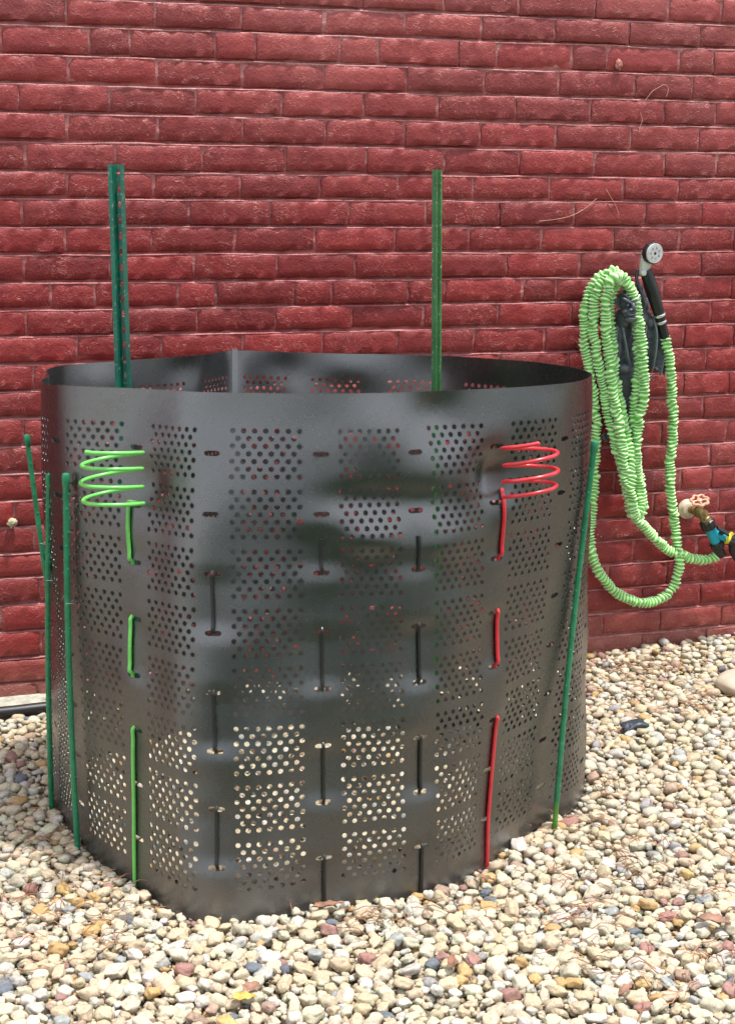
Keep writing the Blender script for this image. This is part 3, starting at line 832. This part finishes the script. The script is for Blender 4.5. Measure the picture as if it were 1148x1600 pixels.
mb = MB(); mb.tube(body, np.linspace(.0125, .021, len(body)), 18); mb.lathe(back - fd * .004, fd, [(0, .012), (.002, .0225), (.012, .0265)], 24); mb.build('neck', silver, nz_)
mb = MB(); mb.lathe(back + fd * .006, fd, [(0, .024), (.001, .0290), (.017, .0300), (.0185, .0285)], 36, rfun=lambda t_, k: 1 + (.025 * np.sign(np.sin(t_ * 18)) if 0 < k < 3 else 0)); mb.build('collar', blk, nz_)
mb = MB(); mb.lathe(back + fd * .022, fd, [(0, .0270), (.0055, .0272), (.0068, .0255), (.0060, .0235), (.0068, .0225)], 36); mb.build('spray_disc', silver, nz_)
a_ = np.cross(fd, (0, 0, 1)); a_ /= np.linalg.norm(a_); b_ = np.cross(fd, a_)
mb = MB(); dc = back + fd * .0290
mb.lathe(dc - fd * .001, fd, [(0, .0040), (.0012, .0040), (.0016, .003)], 14)
for k in range(7):
    t_ = k * 2 * math.pi / 7; c_ = dc + (a_ * math.cos(t_) + b_ * math.sin(t_)) * .0145
    for q in range(3):
        t2 = q * 2.1 + k; mb.lathe(c_ + (a_ * math.cos(t2) + b_ * math.sin(t2)) * .0024 - fd * .001, fd, [(0, .0013), (.0012, .0013), (.0014, .001)], 8)
mb.build('spray_holes', blk, nz_)
mb = MB(); mb.tube(spline([W(.770, 1.118, .075), W(.762, 1.095, .085), W(.768, 1.06, .10), (W(.780, 1.02, .105))], 5), .0052, 8); mb.build('trigger', blk, nz_)
mb = MB(); mb.lathe(W(.779, 1.112, .062), NV, [(0, .007), (.004, .009), (.034, .009), (.037, .006)], 12); mb.build('pivot', silver, nz_)

# ------------------------------------------------------------ gargoyle hose hook
GG = NT('pewter_grey_resin'); p_ = GG.pos()
g1 = GG.noise(45, 5, .65, p_)
geo = GG.n('ShaderNodeNewGeometry')
gcol = GG.ramp(g1.outputs[0], [(.3, (.022, .028, .036)), (.7, (.085, .100, .120))]).outputs[0]
pt_ = GG.n('ShaderNodeMapRange', i_1=.50, i_2=.62, i_3=0, i_4=.55); GG.l(geo.outputs['Pointiness'], pt_.inputs[0])
gcol = GG.mix(pt_.outputs[0], gcol, (.42, .47, .52))  # raised edges paler: their highlights are tinted into the resin colour
GG.set(Base_Color=gcol, Roughness=.42, Normal=GG.bump(GG.noise(220, 4, .6, p_).outputs[0], .5, .002))
gar = thing('gargoyle_hook', 'dark grey crouching gargoyle figure with folded bat wings holding the green hose on the wall', 'gargoyle', tuple(W(.76, .90, 0)))
Vi, Fi = ico(3)
mb = MB()
def ell(s, h, off, rs, rh, ro, rot=0.0):
    c_, s__ = math.cos(rot), math.sin(rot)
    x = Vi[:, 0] * rs; z = Vi[:, 2] * rh; y = Vi[:, 1] * ro
    x, z = x * c_ - z * s__, x * s__ + z * c_
    mb.add(W0 + AV * (s + x)[:, None] + NV * (off + y)[:, None] + ZV * (h + z)[:, None], Fi)
hs, hh_ = .7255, 1.020
FO = .030
ell(hs, hh_ + .018, .074 + FO, .026, .030, .028)               # skull
ell(hs, hh_ - .016, .088 + FO, .019, .017, .020)               # muzzle
ell(hs, hh_ - .036, .092 + FO, .015, .009, .019)               # chin
ell(hs, hh_ + .000, .110 + FO, .0060, .012, .009)              # nose
ell(hs - .007, hh_ - .008, .112 + FO, .0050, .0038, .006); ell(hs + .007, hh_ - .008, .112 + FO, .0050, .0038, .006)
for sg in (-1, 1):
    ell(hs + sg * .014, hh_ + .016, .102 + FO, .017, .0050, .009, sg * .55)      # angry brow
    ell(hs + sg * .012, hh_ + .026, .098 + FO, .014, .0035, .007, sg * .75)
    ell(hs + sg * .017, hh_ - .012, .094 + FO, .008, .0055, .010, -sg * .5)      # cheek
    ell(hs + sg * .011, hh_ + .004, .102 + FO, .0042, .0036, .004)               # eyeball
    ell(hs + sg * .032, hh_ + .016, .070 + FO, .010, .026, .006, -sg * .7)       # pointed ear
ell(hs, hh_ - .022, .108 + FO, .013, .0028, .006); ell(hs, hh_ - .033, .107 + FO, .012, .0040, .006)
for q in range(5): ell(hs, hh_ + .048 - q * .006, .066 + q * .009 + FO, .0035, .009, .005)
for q in range(3):
    for sg in (-1, 1): ell(hs + sg * (.008 + q * .005), hh_ + .040 - q * .004, .080 + FO, .003, .010, .005, -sg * .4)
ell(hs, .985, .070, .022, .030, .040)                     # neck
ell(hs + .004, .955, .050, .034, .050, .036); ell(.762, .90, .035, .048, .085, .034); ell(.765, .82, .030, .052, .070, .034)
ell(.800, .985, .045, .030, .022, .024, .5); ell(.822, .972, .055, .016, .017, .016)                                   # shoulder, fist
ell(.806, 1.010, .045, .014, .034, .014, -.2); ell(.800, 1.045, .045, .010, .026, .011, .15); ell(.787, 1.072, .050, .009, .014, .010, .6)   # raised arm
ell(.720, .90, .060, .017, .030, .020); ell(.735, .845, .065, .022, .016, .030)                                        # knee
ell(.790, .80, .050, .022, .030, .026); ell(.765, .74, .030, .026, .055, .020); ell(.745, .69, .026, .020, .040, .016) # haunch, tail base
for q in range(6): ell(.735 - q * .010, .665 - q * .004, .03, .009 - q * .0008, .009 - q * .0008, .009)
for q in range(4): ell(.816 + q * .007, .803 + q * .005, .048, .0075, .0032, .005, .3)                                 # claws right
for q in range(4): ell(.690 + q * .004, .655 - q * .006, .04, .009, .0032, .005, .4)                                   # claws left
o = mb.build('body', GG.m, gar, sharp=0)
rmod = o.modifiers.new('merge', 'REMESH'); rmod.mode = 'VOXEL'; rmod.voxel_size = .0016; rmod.use_smooth_shade = True
sm2 = o.modifiers.new('soft', 'SMOOTH'); sm2.factor = .4; sm2.iterations = 1
def wing(ribs, offs, seed):
    """ribs: polylines (s,h) from the shoulder to the tips; membrane is stretched between them"""
    nt_ = 40; rows_ = []
    curves = [spline([W(a, b, o_) for (a, b), o_ in zip(rb_, of_)], 10) for rb_, of_ in zip(ribs, offs)]
    cur = []
    for c_ in curves:
        s_ = np.r_[0, np.cumsum(np.linalg.norm(np.diff(c_, axis=0), axis=1))]; t_ = np.linspace(0, s_[-1], nt_)
        cur.append(np.c_[np.interp(t_, s_, c_[:, 0]), np.interp(t_, s_, c_[:, 1]), np.interp(t_, s_, c_[:, 2])])
    wid = 10; V = []; cols = 0
    allc = []
    for k in range(len(cur) - 1):
        for q in range(wid + (k == len(cur) - 2)):
            f = q / wid
            c_ = cur[k] * (1 - f) + cur[k + 1] * f
            sag = math.sin(f * math.pi) * .010
            tt = np.arange(nt_)
            fold = .0013 * np.sin(tt * 1.9 + np.sin(f * 9) * 1.2) * math.sin(f * math.pi) ** .5
            c_ = c_ - NV * (sag - fold)[:, None]
            # scalloped lower edge
            c_[-1] = c_[-1] + ZV * .020 * math.sin(f * math.pi); c_[-2] = c_[-2] + ZV * .012 * math.sin(f * math.pi); c_[-3] = c_[-3] + ZV * .006 * math.sin(f * math.pi)
            allc.append(c_)
    V = np.vstack(allc); m_ = len(allc)
    F_ = [(i * nt_ + j, i * nt_ + j + 1, (i + 1) * nt_ + j + 1, (i + 1) * nt_ + j) for i in range(m_ - 1) for j in range(nt_ - 1)]
    mb_ = MB(); mb_.add(V, F_); o_ = mb_.build('wing', GG.m, gar, sharp=0)
    o_.modifiers.new('t', 'SOLIDIFY').thickness = .004
    mb_ = MB()
    for c_ in cur: mb_.tube(c_, np.linspace(.0042, .0018, nt_), 8)
    for c_ in (cur[0],): mb_.lathe(c_[0], ZV, [(-.004, .006), (.004, .006), (.016, .001)], 8)
    r_ = mb_.build('wing_ribs', GG.m, o_, sharp=0)
    for v in r_.data.vertices: v.co -= Vector(gar.location)      # wing mesh sits at the figure's origin
    return o_
wing([[(.714, .985), (.708, .93), (.716, .87), (.724, .80)], [(.718, .982), (.728, .93), (.742, .88), (.756, .846)], [(.722, .975), (.745, .945), (.762, .935), (.762, .86)]],
     [[.075, .078, .07, .06], [.085, .090, .085, .075], [.075, .07, .06, .06]], 1)
wing([[(.812, .985), (.806, .93), (.806, .87), (.818, .835)], [(.826, .992), (.834, .94), (.834, .88), (.832, .83)], [(.832, .992), (.858, .94), (.868, .88), (.862, .82)], [(.836, .990), (.872, .945), (.888, .89), (.881, .815)]],
     [[.055, .06, .055, .05], [.065, .075, .07, .055], [.06, .068, .06, .05], [.05, .05, .04, .035]], 2)

# ------------------------------------------------------------ faucet, splitter, black hose
brass = plain('tarnished_brass', (.36, .27, .12), .42, metal=.7, bump=.3, bscale=120, var=.4, vscale=60)
cream = plain('painted_escutcheon', (.62, .52, .38), .5, bump=.4, bscale=100)
fau = thing('outdoor_faucet', 'brass outdoor faucet with peach lobed handwheel on the brick wall at right', 'faucet', tuple(W(.985, .42, 0)))
mb = MB(); mb.lathe(W(.985, .418, -.002), NV, [(0, .030), (.006, .030), (.010, .025), (.020, .020), (.022, .012)], 24); mb.build('wall_flange', cream, fau)
ax1 = W(.987, .420, .02); ax2 = W(.996, .415, .085)
mb = MB(); mb.lathe(ax1, ax2 - ax1, [(0, .011), (.02, .012), (.035, .0165), (.055, .0165), (.068, .013)], 20)
sd_ = AV * .55 - ZV * .78 + NV * .15
mb.lathe(W(.994, .417, .068), sd_, [(0, .012), (.018, .013), (.022, .016), (.034, .016), (.036, .012)], 20)
wd = ZV * .86 + NV * .42 - AV * .22
mb.lathe(W(.990, .424, .066), wd, [(0, .012), (.012, .012), (.014, .009), (.030, .005), (.038, .004)], 16)
mb.build('spigot', brass, fau)
wc = W(.990, .424, .066) + wd / np.linalg.norm(wd) * .036
peach = plain('faded_peach_handwheel', (.66, .33, .22), .45, bump=.5, bscale=150, var=.2)
wdn = wd / np.linalg.norm(wd); a1 = np.cross(wdn, (0, 0, 1.0)); a1 /= np.linalg.norm(a1); a2 = np.cross(wdn, a1)
mb = MB(); n_ = 56; t_ = np.arange(n_) * 2 * math.pi / n_
rim = np.array([wc + (a1 * math.cos(x) + a2 * math.sin(x)) * (.0235 + .0028 * math.cos(7 * x)) for x in np.append(t_, 0)])
mb.tube(rim, .0042, 8, cap=False)
mb.lathe(wc - wdn * .003, wdn, [(0, .008), (.007, .008), (.008, .005)], 14)
for k in range(4):
    x = k * math.pi / 2 + .3; e = wc + (a1 * math.cos(x) + a2 * math.sin(x)) * .022; mb.tube([wc, e], .0032, 6)
mb.build('handwheel', peach, fau)
spl = thing('hose_splitter', 'teal and black two way hose splitter with yellow lever under the faucet', 'hose splitter', tuple(W(1.03, .36, .07)))
teal = plain('teal_plastic', (.0, .34, .46), .35, var=.08)
yel = plain('yellow_plastic', (.75, .62, .03), .4, var=.1)
c0 = W(.994, .417, .068) + sd_ / np.linalg.norm(sd_) * .028
e0 = W(1.052, .318, .065); dv = e0 - c0; dl = np.linalg.norm(dv)
grip = lambda t_, k: 1 + .05 * np.sign(np.sin(t_ * 10))
mb = MB(); mb.lathe(c0, dv, [(0, .018), (.003, .0215), (.026, .0215), (.029, .018)], 40, rfun=grip); mb.build('inlet_collar', blk, spl)
mb = MB(); mb.lathe(c0 + dv / dl * .028, dv, [(0, .0165), (.020, .0165), (.040, .0155), (.052, .0145)], 24)
b0 = c0 + dv / dl * .045; b1 = W(1.074, .338, .075)
mb.tube([b0, b0 * .5 + b1 * .5, b1], [.013, .0135, .0125], 18); mb.build('manifold', teal, spl)
mb = MB(); p0 = c0 + dv / dl * .078
mb.lathe(p0, dv, [(0, .016), (.003, .0195), (.020, .0195), (.023, .016), (.026, .0145), (.050, .0135), (.052, .011)], 40, rfun=lambda t_, k: 1 + (.05 * np.sign(np.sin(t_ * 10)) if k < 4 else 0)); mb.build('outlet_collar', blk, spl)
kb = (b0 + b1) / 2 + NV * .012 + ZV * .010
mb = MB(); mb.lathe(kb, NV * .8 + ZV * .5 + AV * .2, [(0, .008), (.010, .009), (.014, .007)], 12)
kd = AV * .75 - ZV * .45; mb.box(kb + NV * .012 + ZV * .008, kd * .024, NV * .004 + ZV * .002, (ZV * .006 - NV * .004)); mb.build('valve_knob', blk, spl, bevel=.001)
mb = MB(); yk = b1 + NV * .008
mb.lathe(yk - (b1 - b0) / np.linalg.norm(b1 - b0) * .002, (b1 - b0), [(0, .016), (.008, .016)], 18); yu = AV * .62 + ZV * .55
mb.box(yk + yu * .012, yu * .017, NV * .0045, np.cross(yu, NV) * .006); mb.build('valve_lever', yel, spl, bevel=.001)
mb = MB(); mb.lathe(b1 + (b1 - b0) / np.linalg.norm(b1 - b0) * .008, (b1 - b0), [(0, .0165), (.02, .0165), (.022, .014)], 30, rfun=grip); mb.build('outlet_collar', blk, spl)
e2 = b1 + (b1 - b0) / np.linalg.norm(b1 - b0) * .026
mb = MB(); mb.tube(spline([e2, W(1.105, .290, .075), W(1.16, .235, .075), W(1.27, .18, .07), W(1.42, .06, .08), W(1.6, .01, .10), W(2.1, .005, .14)], 10), .0125, 12)
o = mb.build('black_hose', hb); tag(o, 'plain black hose running down to the right from the teal splitter', 'hose')

# ------------------------------------------------------------ small things stuck on the wall
def blob(name, label, cat, s, h, off, r, mat, seed, sc=(1, 1, 1)):
    Vb, Fb = ico(3); Vb = Vb.copy()
    for i, v in enumerate(Vb):
        q = noise.noise(Vector(v * 2.3) + Vector((seed, 0, 0))); Vb[i] = v * (1 + .45 * q + .15 * noise.noise(Vector(v * 6)))
    mb_ = MB(); mb_.add(W0 + AV * (s + Vb[:, 0] * r * sc[0])[:, None] + NV * (off + Vb[:, 1] * r * sc[1])[:, None] + ZV * (h + Vb[:, 2] * r * sc[2])[:, None], Fb)
    return tag(mb_.build(name, mat, sharp=0), label, cat)
foam = plain('dried_foam', (.62, .55, .36), .8, bump=.8, bscale=120, var=.25)
blob('foam_lump', 'small cream lump of dried foam on the bricks at far left', 'foam lump', -.962, .484, .008, .012, foam, 3)
shellm = plain('painted_lump', (.42, .16, .13), .55, bump=.5, bscale=120)
blob('plaster_lump', 'small pinkish pear shaped lump stuck on a brick near the top right', 'plaster lump', .731, 1.682, .006, .011, shellm, 9, (.9, .8, 1.25))
vm = plain('dry_tendril', (.50, .30, .20), .8)
def tendril(label, pts):
    mb_ = MB(); mb_.tube(spline([W(a, b, .0055 + .001 * math.sin(i)) for i, (a, b) in enumerate(pts)], 8), .00085, 5)
    tag(mb_.build('tendril', vm), label, 'dried tendril', 'dried vine tendrils on the wall')
tendril('thin dry tendril curving up a brick left of the spray head', [(.500, 1.255), (.560, 1.262), (.600, 1.272), (.640, 1.292), (.672, 1.318)])
tendril('short dry tendril slanting down to the right above the gargoyle', [(.700, 1.345), (.715, 1.322), (.730, 1.300), (.742, 1.272)])
tendril('thin dry tendril hooked over a joint under the top right corner', [(.815, 1.588), (.834, 1.612), (.850, 1.622), (.872, 1.632), (.885, 1.622), (.880, 1.60)])
tendril('fine dry tendril hanging across one course at upper right', [(.800, 1.555), (.806, 1.535), (.800, 1.515), (.796, 1.500)])

# ------------------------------------------------------------ gravel
PM = NT('river_pebble'); at = PM.n('ShaderNodeVertexColor'); at.layer_name = 'tone'; p_ = PM.pos()
n1 = PM.noise(170, 6, .72, p_); n2_ = PM.noise(40, 4, .6, p_)
r1 = PM.n('ShaderNodeMapRange', i_1=.28, i_2=.72, i_3=.55, i_4=1.15); PM.l(n1.outputs[0], r1.inputs[0])
hv = PM.n('ShaderNodeHueSaturation'); PM.l(at.outputs[0], hv.inputs['Color']); PM.l(r1.outputs[0], hv.inputs['Value'])
st_ = PM.n('ShaderNodeMapRange', i_1=.58, i_2=.72, i_3=0, i_4=.45); PM.l(n2_.outputs[0], st_.inputs[0])
pcol = PM.mix(st_.outputs[0], hv.outputs[0], (.50, .32, .15))
PM.set(Base_Color=pcol, Roughness=.62, Specular_IOR_Level=.4, Normal=PM.bump(n1.outputs[0], .6, .004))
def tone():
    r_ = random.random(); j = random.uniform(.86, 1.08)
    if r_ < .34: c = (.62, .555, .42)
    elif r_ < .50: c = (.58, .55, .48)
    elif r_ < .76: c = (.62, .51, .35)
    elif r_ < .90: c = (.56, .46, .32)
    elif r_ < .93: c = (.56, .37, .16)
    elif r_ < .95: c = (.44, .31, .23)
    elif r_ < .975: c = (.38, .38, .37)
    elif r_ < .985: c = (.15, .17, .20)
    else: c = (.36, .20, .17)
    return np.array([min(.82, x * j * random.uniform(.96, 1.04)) for x in c])
I1 = ico(1); I2 = ico(2); I3 = ico(3)
def pebble_shape(seed, base):
    Vb = base[0].copy(); o1 = Vector((seed * 3.1, seed * 1.7, 0)); p_ = 2.0 + random.random() * 1.2
    d = []
    for v in Vb:
        v_ = Vector(v); d.append(1 + .36 * noise.noise(v_ * 1.3 + o1) + .16 * noise.noise(v_ * 2.6 + o1) - .10 * abs(noise.noise(v_ * 3.9 + o1)))
    Vb = np.sign(Vb) * np.abs(Vb) ** (2 / p_ * .98) * np.array(d)[:, None]
    Vb -= Vb.mean(0); Vb /= np.abs(Vb).max(0)
    return Vb
shapes_lo = [pebble_shape(k, I2) for k in range(36)]; shapes_hi = [pebble_shape(k, I3) for k in range(36)]
# bottom outline of the bin, to keep the sheet free of stones
bo, _ = surf(np.arange(0, NC, .04), np.zeros(int(NC / .04)))
bo = bo[:, :2]
cells = {}
def near_ok(x, y, r_, k=.80):
    g = .03; cx, cy = int(math.floor(x / g)), int(math.floor(y / g))
    for i in (-1, 0, 1):
        for j in (-1, 0, 1):
            for (px, py, pr) in cells.get((cx + i, cy + j), ()):
                if (px - x) ** 2 + (py - y) ** 2 < ((pr + r_) * k) ** 2: return False
    cells.setdefault((cx, cy), []).append((x, y, r_)); return True
def wall_y(x): return 4.1248 + x * math.tan(PSI)
Y0 = 1.985
stones = []      # x, y, z, a, b, c, layer
big = random.Random(21)
fx = lambda y: .30 * y + .22          # half width of what the picture could see at that depth
N_TRY = 60000
rad = np.sort(np.exp(rng.normal(math.log(.0086), .32, N_TRY)))[::-1].clip(.0048, .0175)
for k in range(N_TRY):
    y = Y0 + (4.9 - Y0) * big.random(); x = (big.random() * 2 - 1) * (fx(y) + .1)
    if y > wall_y(x) - .012: continue
    r_ = rad[k]
    if not near_ok(x, y, r_): continue
    stones.append((x, y, r_, 0))
xy = np.array([(s[0], s[1]) for s in stones]); rs_ = np.array([s[2] for s in stones])
# lower bedding layer on a jittered grid
g_ = .0165
ys_ = np.arange(Y0, 4.9, g_)
for j, y in enumerate(ys_):
    w_ = fx(y) + .1
    for x in np.arange(-w_, w_, g_):
        xx = x + big.uniform(-.006, .006) + (g_ / 2) * (j % 2); yy_ = y + big.uniform(-.006, .006)
        if yy_ > wall_y(xx) - .01: continue
        stones.append((xx, yy_, (.0098 * big.uniform(.75, 1.15)), 1))
def frame_px(x, y, z=0):
    dx, dy, dz = x, y, z - 1.1588; th_ = R(9.61)
    fw = dy * math.cos(th_) - dz * math.sin(th_); up = dy * math.sin(th_) + dz * math.cos(th_)
    return 574 + 2350 * dx / fw, 800 - 2350 * up / fw, fw
recs = []
from mathutils import kdtree
kd = kdtree.KDTree(len(bo))
for i, b_2 in enumerate(bo): kd.insert((b_2[0], b_2[1], 0), i)
kd.balance()
for (x, y, r_, lay) in stones:
    dist = kd.find((x, y, 0))[2]
    if dist < r_ * .95: 
        if lay == 0 and dist < r_ * .6: continue
        r_ = max(.006, dist * .95)
    a = r_ * big.uniform(1.0, 1.30); b = r_ * big.uniform(.78, 1.0); c = r_ * big.uniform(.50, .80)
    yaw = big.uniform(0, 2 * math.pi); tx = big.gauss(0, .28); ty = big.gauss(0, .28)
    z = -.006 + big.uniform(-.004, .004) + (r_ - .011) * .35 if lay == 0 else -.0165 + big.uniform(-.003, .003)
    z += .004 * noise.noise(Vector((x * 3, y * 3, 0)))
    # the gravel banks up a little against the wall on the right
    z += .03 * max(0, min(1, (x - .55) / .5)) * max(0, min(1, (y - wall_y(x) + .35) / .35))
    recs.append((x, y, z, a, b, c, yaw, tx, ty, lay, r_))
cand = []
for i, q in enumerate(recs):
    if q[9] == 0:
        u_, v_, d_ = frame_px(q[0], q[1])
        if 5 < u_ < 1143 and v_ < 1597 and q[1] < 3.2: cand.append((-q[10] / d_, i))
cand.sort(); single = set(i for _, i in cand[:300])
def rotm(yaw, tx, ty): return np.array((Matrix.Rotation(yaw, 3, 'Z') @ Matrix.Rotation(tx, 3, 'X') @ Matrix.Rotation(ty, 3, 'Y')))
pv = []
for k in range(36):
    for q in range(2):
        me = new_mesh('pebble', shapes_hi[k], I3[1], PM.m)
        ca = me.color_attributes.new('tone', 'FLOAT_COLOR', 'POINT'); t_ = tone()
        ca.data.foreach_set('color', np.tile(np.r_[t_, 1], len(me.vertices)).astype(np.float32)); pv.append(me)
VV, FF, CC, nn_ = [], [], [], 0
for i, q in enumerate(recs):
    x, y, z, a, b, c, yaw, tx, ty, lay, r_ = q
    k = big.randrange(36)
    if i in single:
        o = bpy.data.objects.new('pebble', pv[big.randrange(len(pv))]); C.objects.link(o); o.parent = bed
        o.matrix_local = Matrix.Translation((x, y, z)) @ Matrix(rotm(yaw, tx, ty).tolist()).to_4x4() @ Matrix.Diagonal((a, b, c, 1))
        continue
    hi = lay == 0 and y < 2.75
    if lay == 1 or y > 3.6: base, sh = I2, None
    sh = shapes_hi[k] if hi else shapes_lo[k]; fc = I3[1] if hi else I2[1]
    if lay == 1: sh = I1[0]; fc = I1[1]
    v = (sh * (a, b, c)) @ rotm(yaw, tx, ty).T + (x, y, z)
    VV.append(v); FF.append(fc + nn_); nn_ += len(v)
    CC.append(np.tile(np.r_[tone() * (1 if lay == 0 else .9), 1], (len(v), 1)))
me = new_mesh('gravel', np.vstack(VV), np.vstack(FF), PM.m)
ca = me.color_attributes.new('tone', 'FLOAT_COLOR', 'POINT'); ca.data.foreach_set('color', np.vstack(CC).astype(np.float32).ravel())
o = link('gravel', me, bed); o['kind'] = 'stuff'
print('pebbles', len(recs), 'tris', len(me.polygons))

# ------------------------------------------------------------ on the gravel
stm = plain('smooth_field_stone', (.56, .49, .38), .75, bump=.4, bscale=30, var=.12, vscale=14, bdist=.004)
Vb = pebble_shape(55, I3) if False else ico(4)[0]; Fb = ico(4)[1]
Vb = np.array([v * (1 + .10 * noise.noise(Vector(v * 1.4))) for v in Vb])
mb = MB(); mb.add(Vb * (.092, .105, .040) + np.array([1.035, 3.93, .012]), Fb)
tag(mb.build('flat_stone', stm, sharp=0), 'large smooth tan stone lying on the gravel at the right edge', 'stone')
scr = plain('dark_slate_scrap', (.035, .045, .065), .35, bump=.8, bscale=60, bdist=.004)
Vb = pebble_shape(12, I3)
mb = MB(); mb.add((Vb * (.034, .022, .013)) @ rotm(.3, .2, -.15).T + np.array([.659, 3.598, .006]), I3[1])
tag(mb.build('slate_chip', scr, sharp=0), 'large dark blue grey stone chip on the gravel right of the bin', 'stone chip')
leafm = [plain('brown_dry_leaf', (.26, .13, .08), .7, var=.3), plain('ochre_dry_leaf', (.62, .38, .09), .65, var=.25), plain('reddish_dry_leaf', (.30, .16, .11), .7, var=.3)]
def leaf(label, x, y, L, wd_, yaw, k, curl=.3):
    n_ = 10; m_ = 5; V = []
    for i in range(n_ + 1):
        t_ = i / n_; w_ = wd_ * math.sin(math.pi * t_ ** .8) ** .8 * (1 + .12 * math.sin(i * 2.3))
        for j in range(m_):
            s_ = (j / (m_ - 1) * 2 - 1)
            V.append(((t_ - .5) * L, s_ * w_, .012 + curl * abs(s_) ** 1.5 * w_ + .25 * L * curl * (t_ - .5) ** 2 + .0015 * math.sin(i * 1.7 + j)))
    V = np.array(V); c_, s__ = math.cos(yaw), math.sin(yaw)
    V = np.c_[V[:, 0] * c_ - V[:, 1] * s__, V[:, 0] * s__ + V[:, 1] * c_, V[:, 2]] + (x, y, 0)
    F_ = [(i * m_ + j, i * m_ + j + 1, (i + 1) * m_ + j + 1, (i + 1) * m_ + j) for i in range(n_) for j in range(m_ - 1)]
    mb_ = MB(); mb_.add(V, F_); o_ = mb_.build('dry_leaf', leafm[k], sharp=0); o_.modifiers.new('t', 'SOLIDIFY').thickness = .0006
    tag(o_, label, 'dry leaf', 'dry leaves on the gravel')
leaf('reddish brown curled leaf on the pebbles near the bottom left of centre', -.188, 2.235, .042, .014, 1.2, 2, .5)
leaf('ochre yellow leaf lying beside the reddish curled leaf near the bottom', -.198, 2.205, .040, .013, .2, 1, .3)
leaf('brown leaf caught against the front foot of the bin', -.075, 2.545, .062, .010, .35, 0, .4)
leaf('narrow brown leaf standing up in the gravel at lower right of the bin', .135, 2.32, .050, .008, 1.5, 0, .6)
leaf('long pinkish leaf across the pebbles at the lower right', .405, 2.225, .055, .007, 1.0, 2, .5)
leaf('broad brown leaf near the right edge of the gravel', .60, 2.47, .060, .016, -.4, 2, .5)
leaf('small rust leaf in front of the red stake', .215, 2.66, .045, .007, -.5, 2, .5)

# pine needles
NM = NT('fallen_pine_needles'); at2 = NM.n('ShaderNodeVertexColor'); at2.layer_name = 'tone'
NM.set(Base_Color=at2.outputs[0], Roughness=.7)
VV, FF, CC, nn_ = [], [], [], 0
cl = [(big.uniform(-.75, 1.15), big.uniform(2.1, 4.3)) for _ in range(46)] + [(big.uniform(.25, .75), big.uniform(2.15, 3.2)) for _ in range(34)] + [(big.uniform(.6, 1.1), big.uniform(3.7, 4.3)) for _ in range(22)] + [(big.uniform(-.7, -.45), big.uniform(2.3, 3.0)) for _ in range(14)]
for (cx, cy) in cl:
    a0 = big.uniform(0, math.pi)
    for q in range(big.randrange(3, 11)):
        x = cx + big.gauss(0, .05); y = cy + big.gauss(0, .05)
        if y > wall_y(x) - .02 or kd.find((x, y, 0))[2] < .03: continue
        L = big.uniform(.025, .060); an = a0 + big.gauss(0, .55); z0_ = big.uniform(.002, .010); up = big.uniform(-.05, .22); cv = big.uniform(-.35, .35)
        pts = []
        for t_ in np.linspace(0, 1, 5):
            a2_ = an + cv * t_; pts.append((x + math.cos(a2_) * L * t_, y + math.sin(a2_) * L * t_, z0_ + up * L * math.sin(t_ * math.pi) + .003 * math.sin(t_ * 7 + q)))
        m2 = MB(); m2.tube(pts, .0010, 3, cap=False)
        v = np.vstack(m2.V); VV.append(v); FF += [tuple(a + nn_ for a in f) for f in m2.F]; nn_ += len(v)
        CC.append(np.tile(np.array([.36, .17, .09, 1]) * np.array([*([big.uniform(.6, 1.3)] * 3), 1]), (len(v), 1)))
me = new_mesh('pine_needles', np.vstack(VV), np.array(FF), NM.m)
ca = me.color_attributes.new('tone', 'FLOAT_COLOR', 'POINT'); ca.data.foreach_set('color', np.vstack(CC).astype(np.float32).ravel())
tag(link('pine_needles', me), 'scattered reddish fallen pine needles over the pebbles', kind='stuff')

# ------------------------------------------------------------ unseen foliage added behind the camera, shaped for the reflections in the bin
WM = NT('reflection_leaves'); at3 = WM.noise(3, 4, .6, WM.pos())
WM.set(Base_Color=WM.ramp(at3.outputs[0], [(.3, (.025, .055, .015)), (.7, (.07, .13, .035))]).outputs[0], Roughness=.6)
nl = 60000
cx = rng.uniform(-2.6, 5.5, 60); cr_ = rng.uniform(.5, .8, 60); cy_ = rng.uniform(-8.6, -7.4, 60); cz_ = rng.uniform(.4, 1.0, 60)
k_ = rng.integers(0, 60, nl); d_ = rng.normal(size=(nl, 3)); d_ /= np.linalg.norm(d_, axis=1)[:, None]
c_ = np.c_[cx, cy_, cz_][k_] + d_ * (cr_[k_] * rng.uniform(.6, 1.0, nl))[:, None]; c_[:, 2] = np.abs(c_[:, 2])
e1 = rng.normal(size=(nl, 3)) * .05; e2_ = rng.normal(size=(nl, 3)) * .05
V = np.stack([c_ - e1, c_ + e2_, c_ + e1, c_ - e2_], 1).reshape(-1, 3); F = np.arange(nl * 4).reshape(-1, 4)
tag(link('reflection_foliage', new_mesh('reflection_foliage', V, F, WM.m)), 'unseen low foliage added behind the camera for reflections in the bin', kind='stuff')
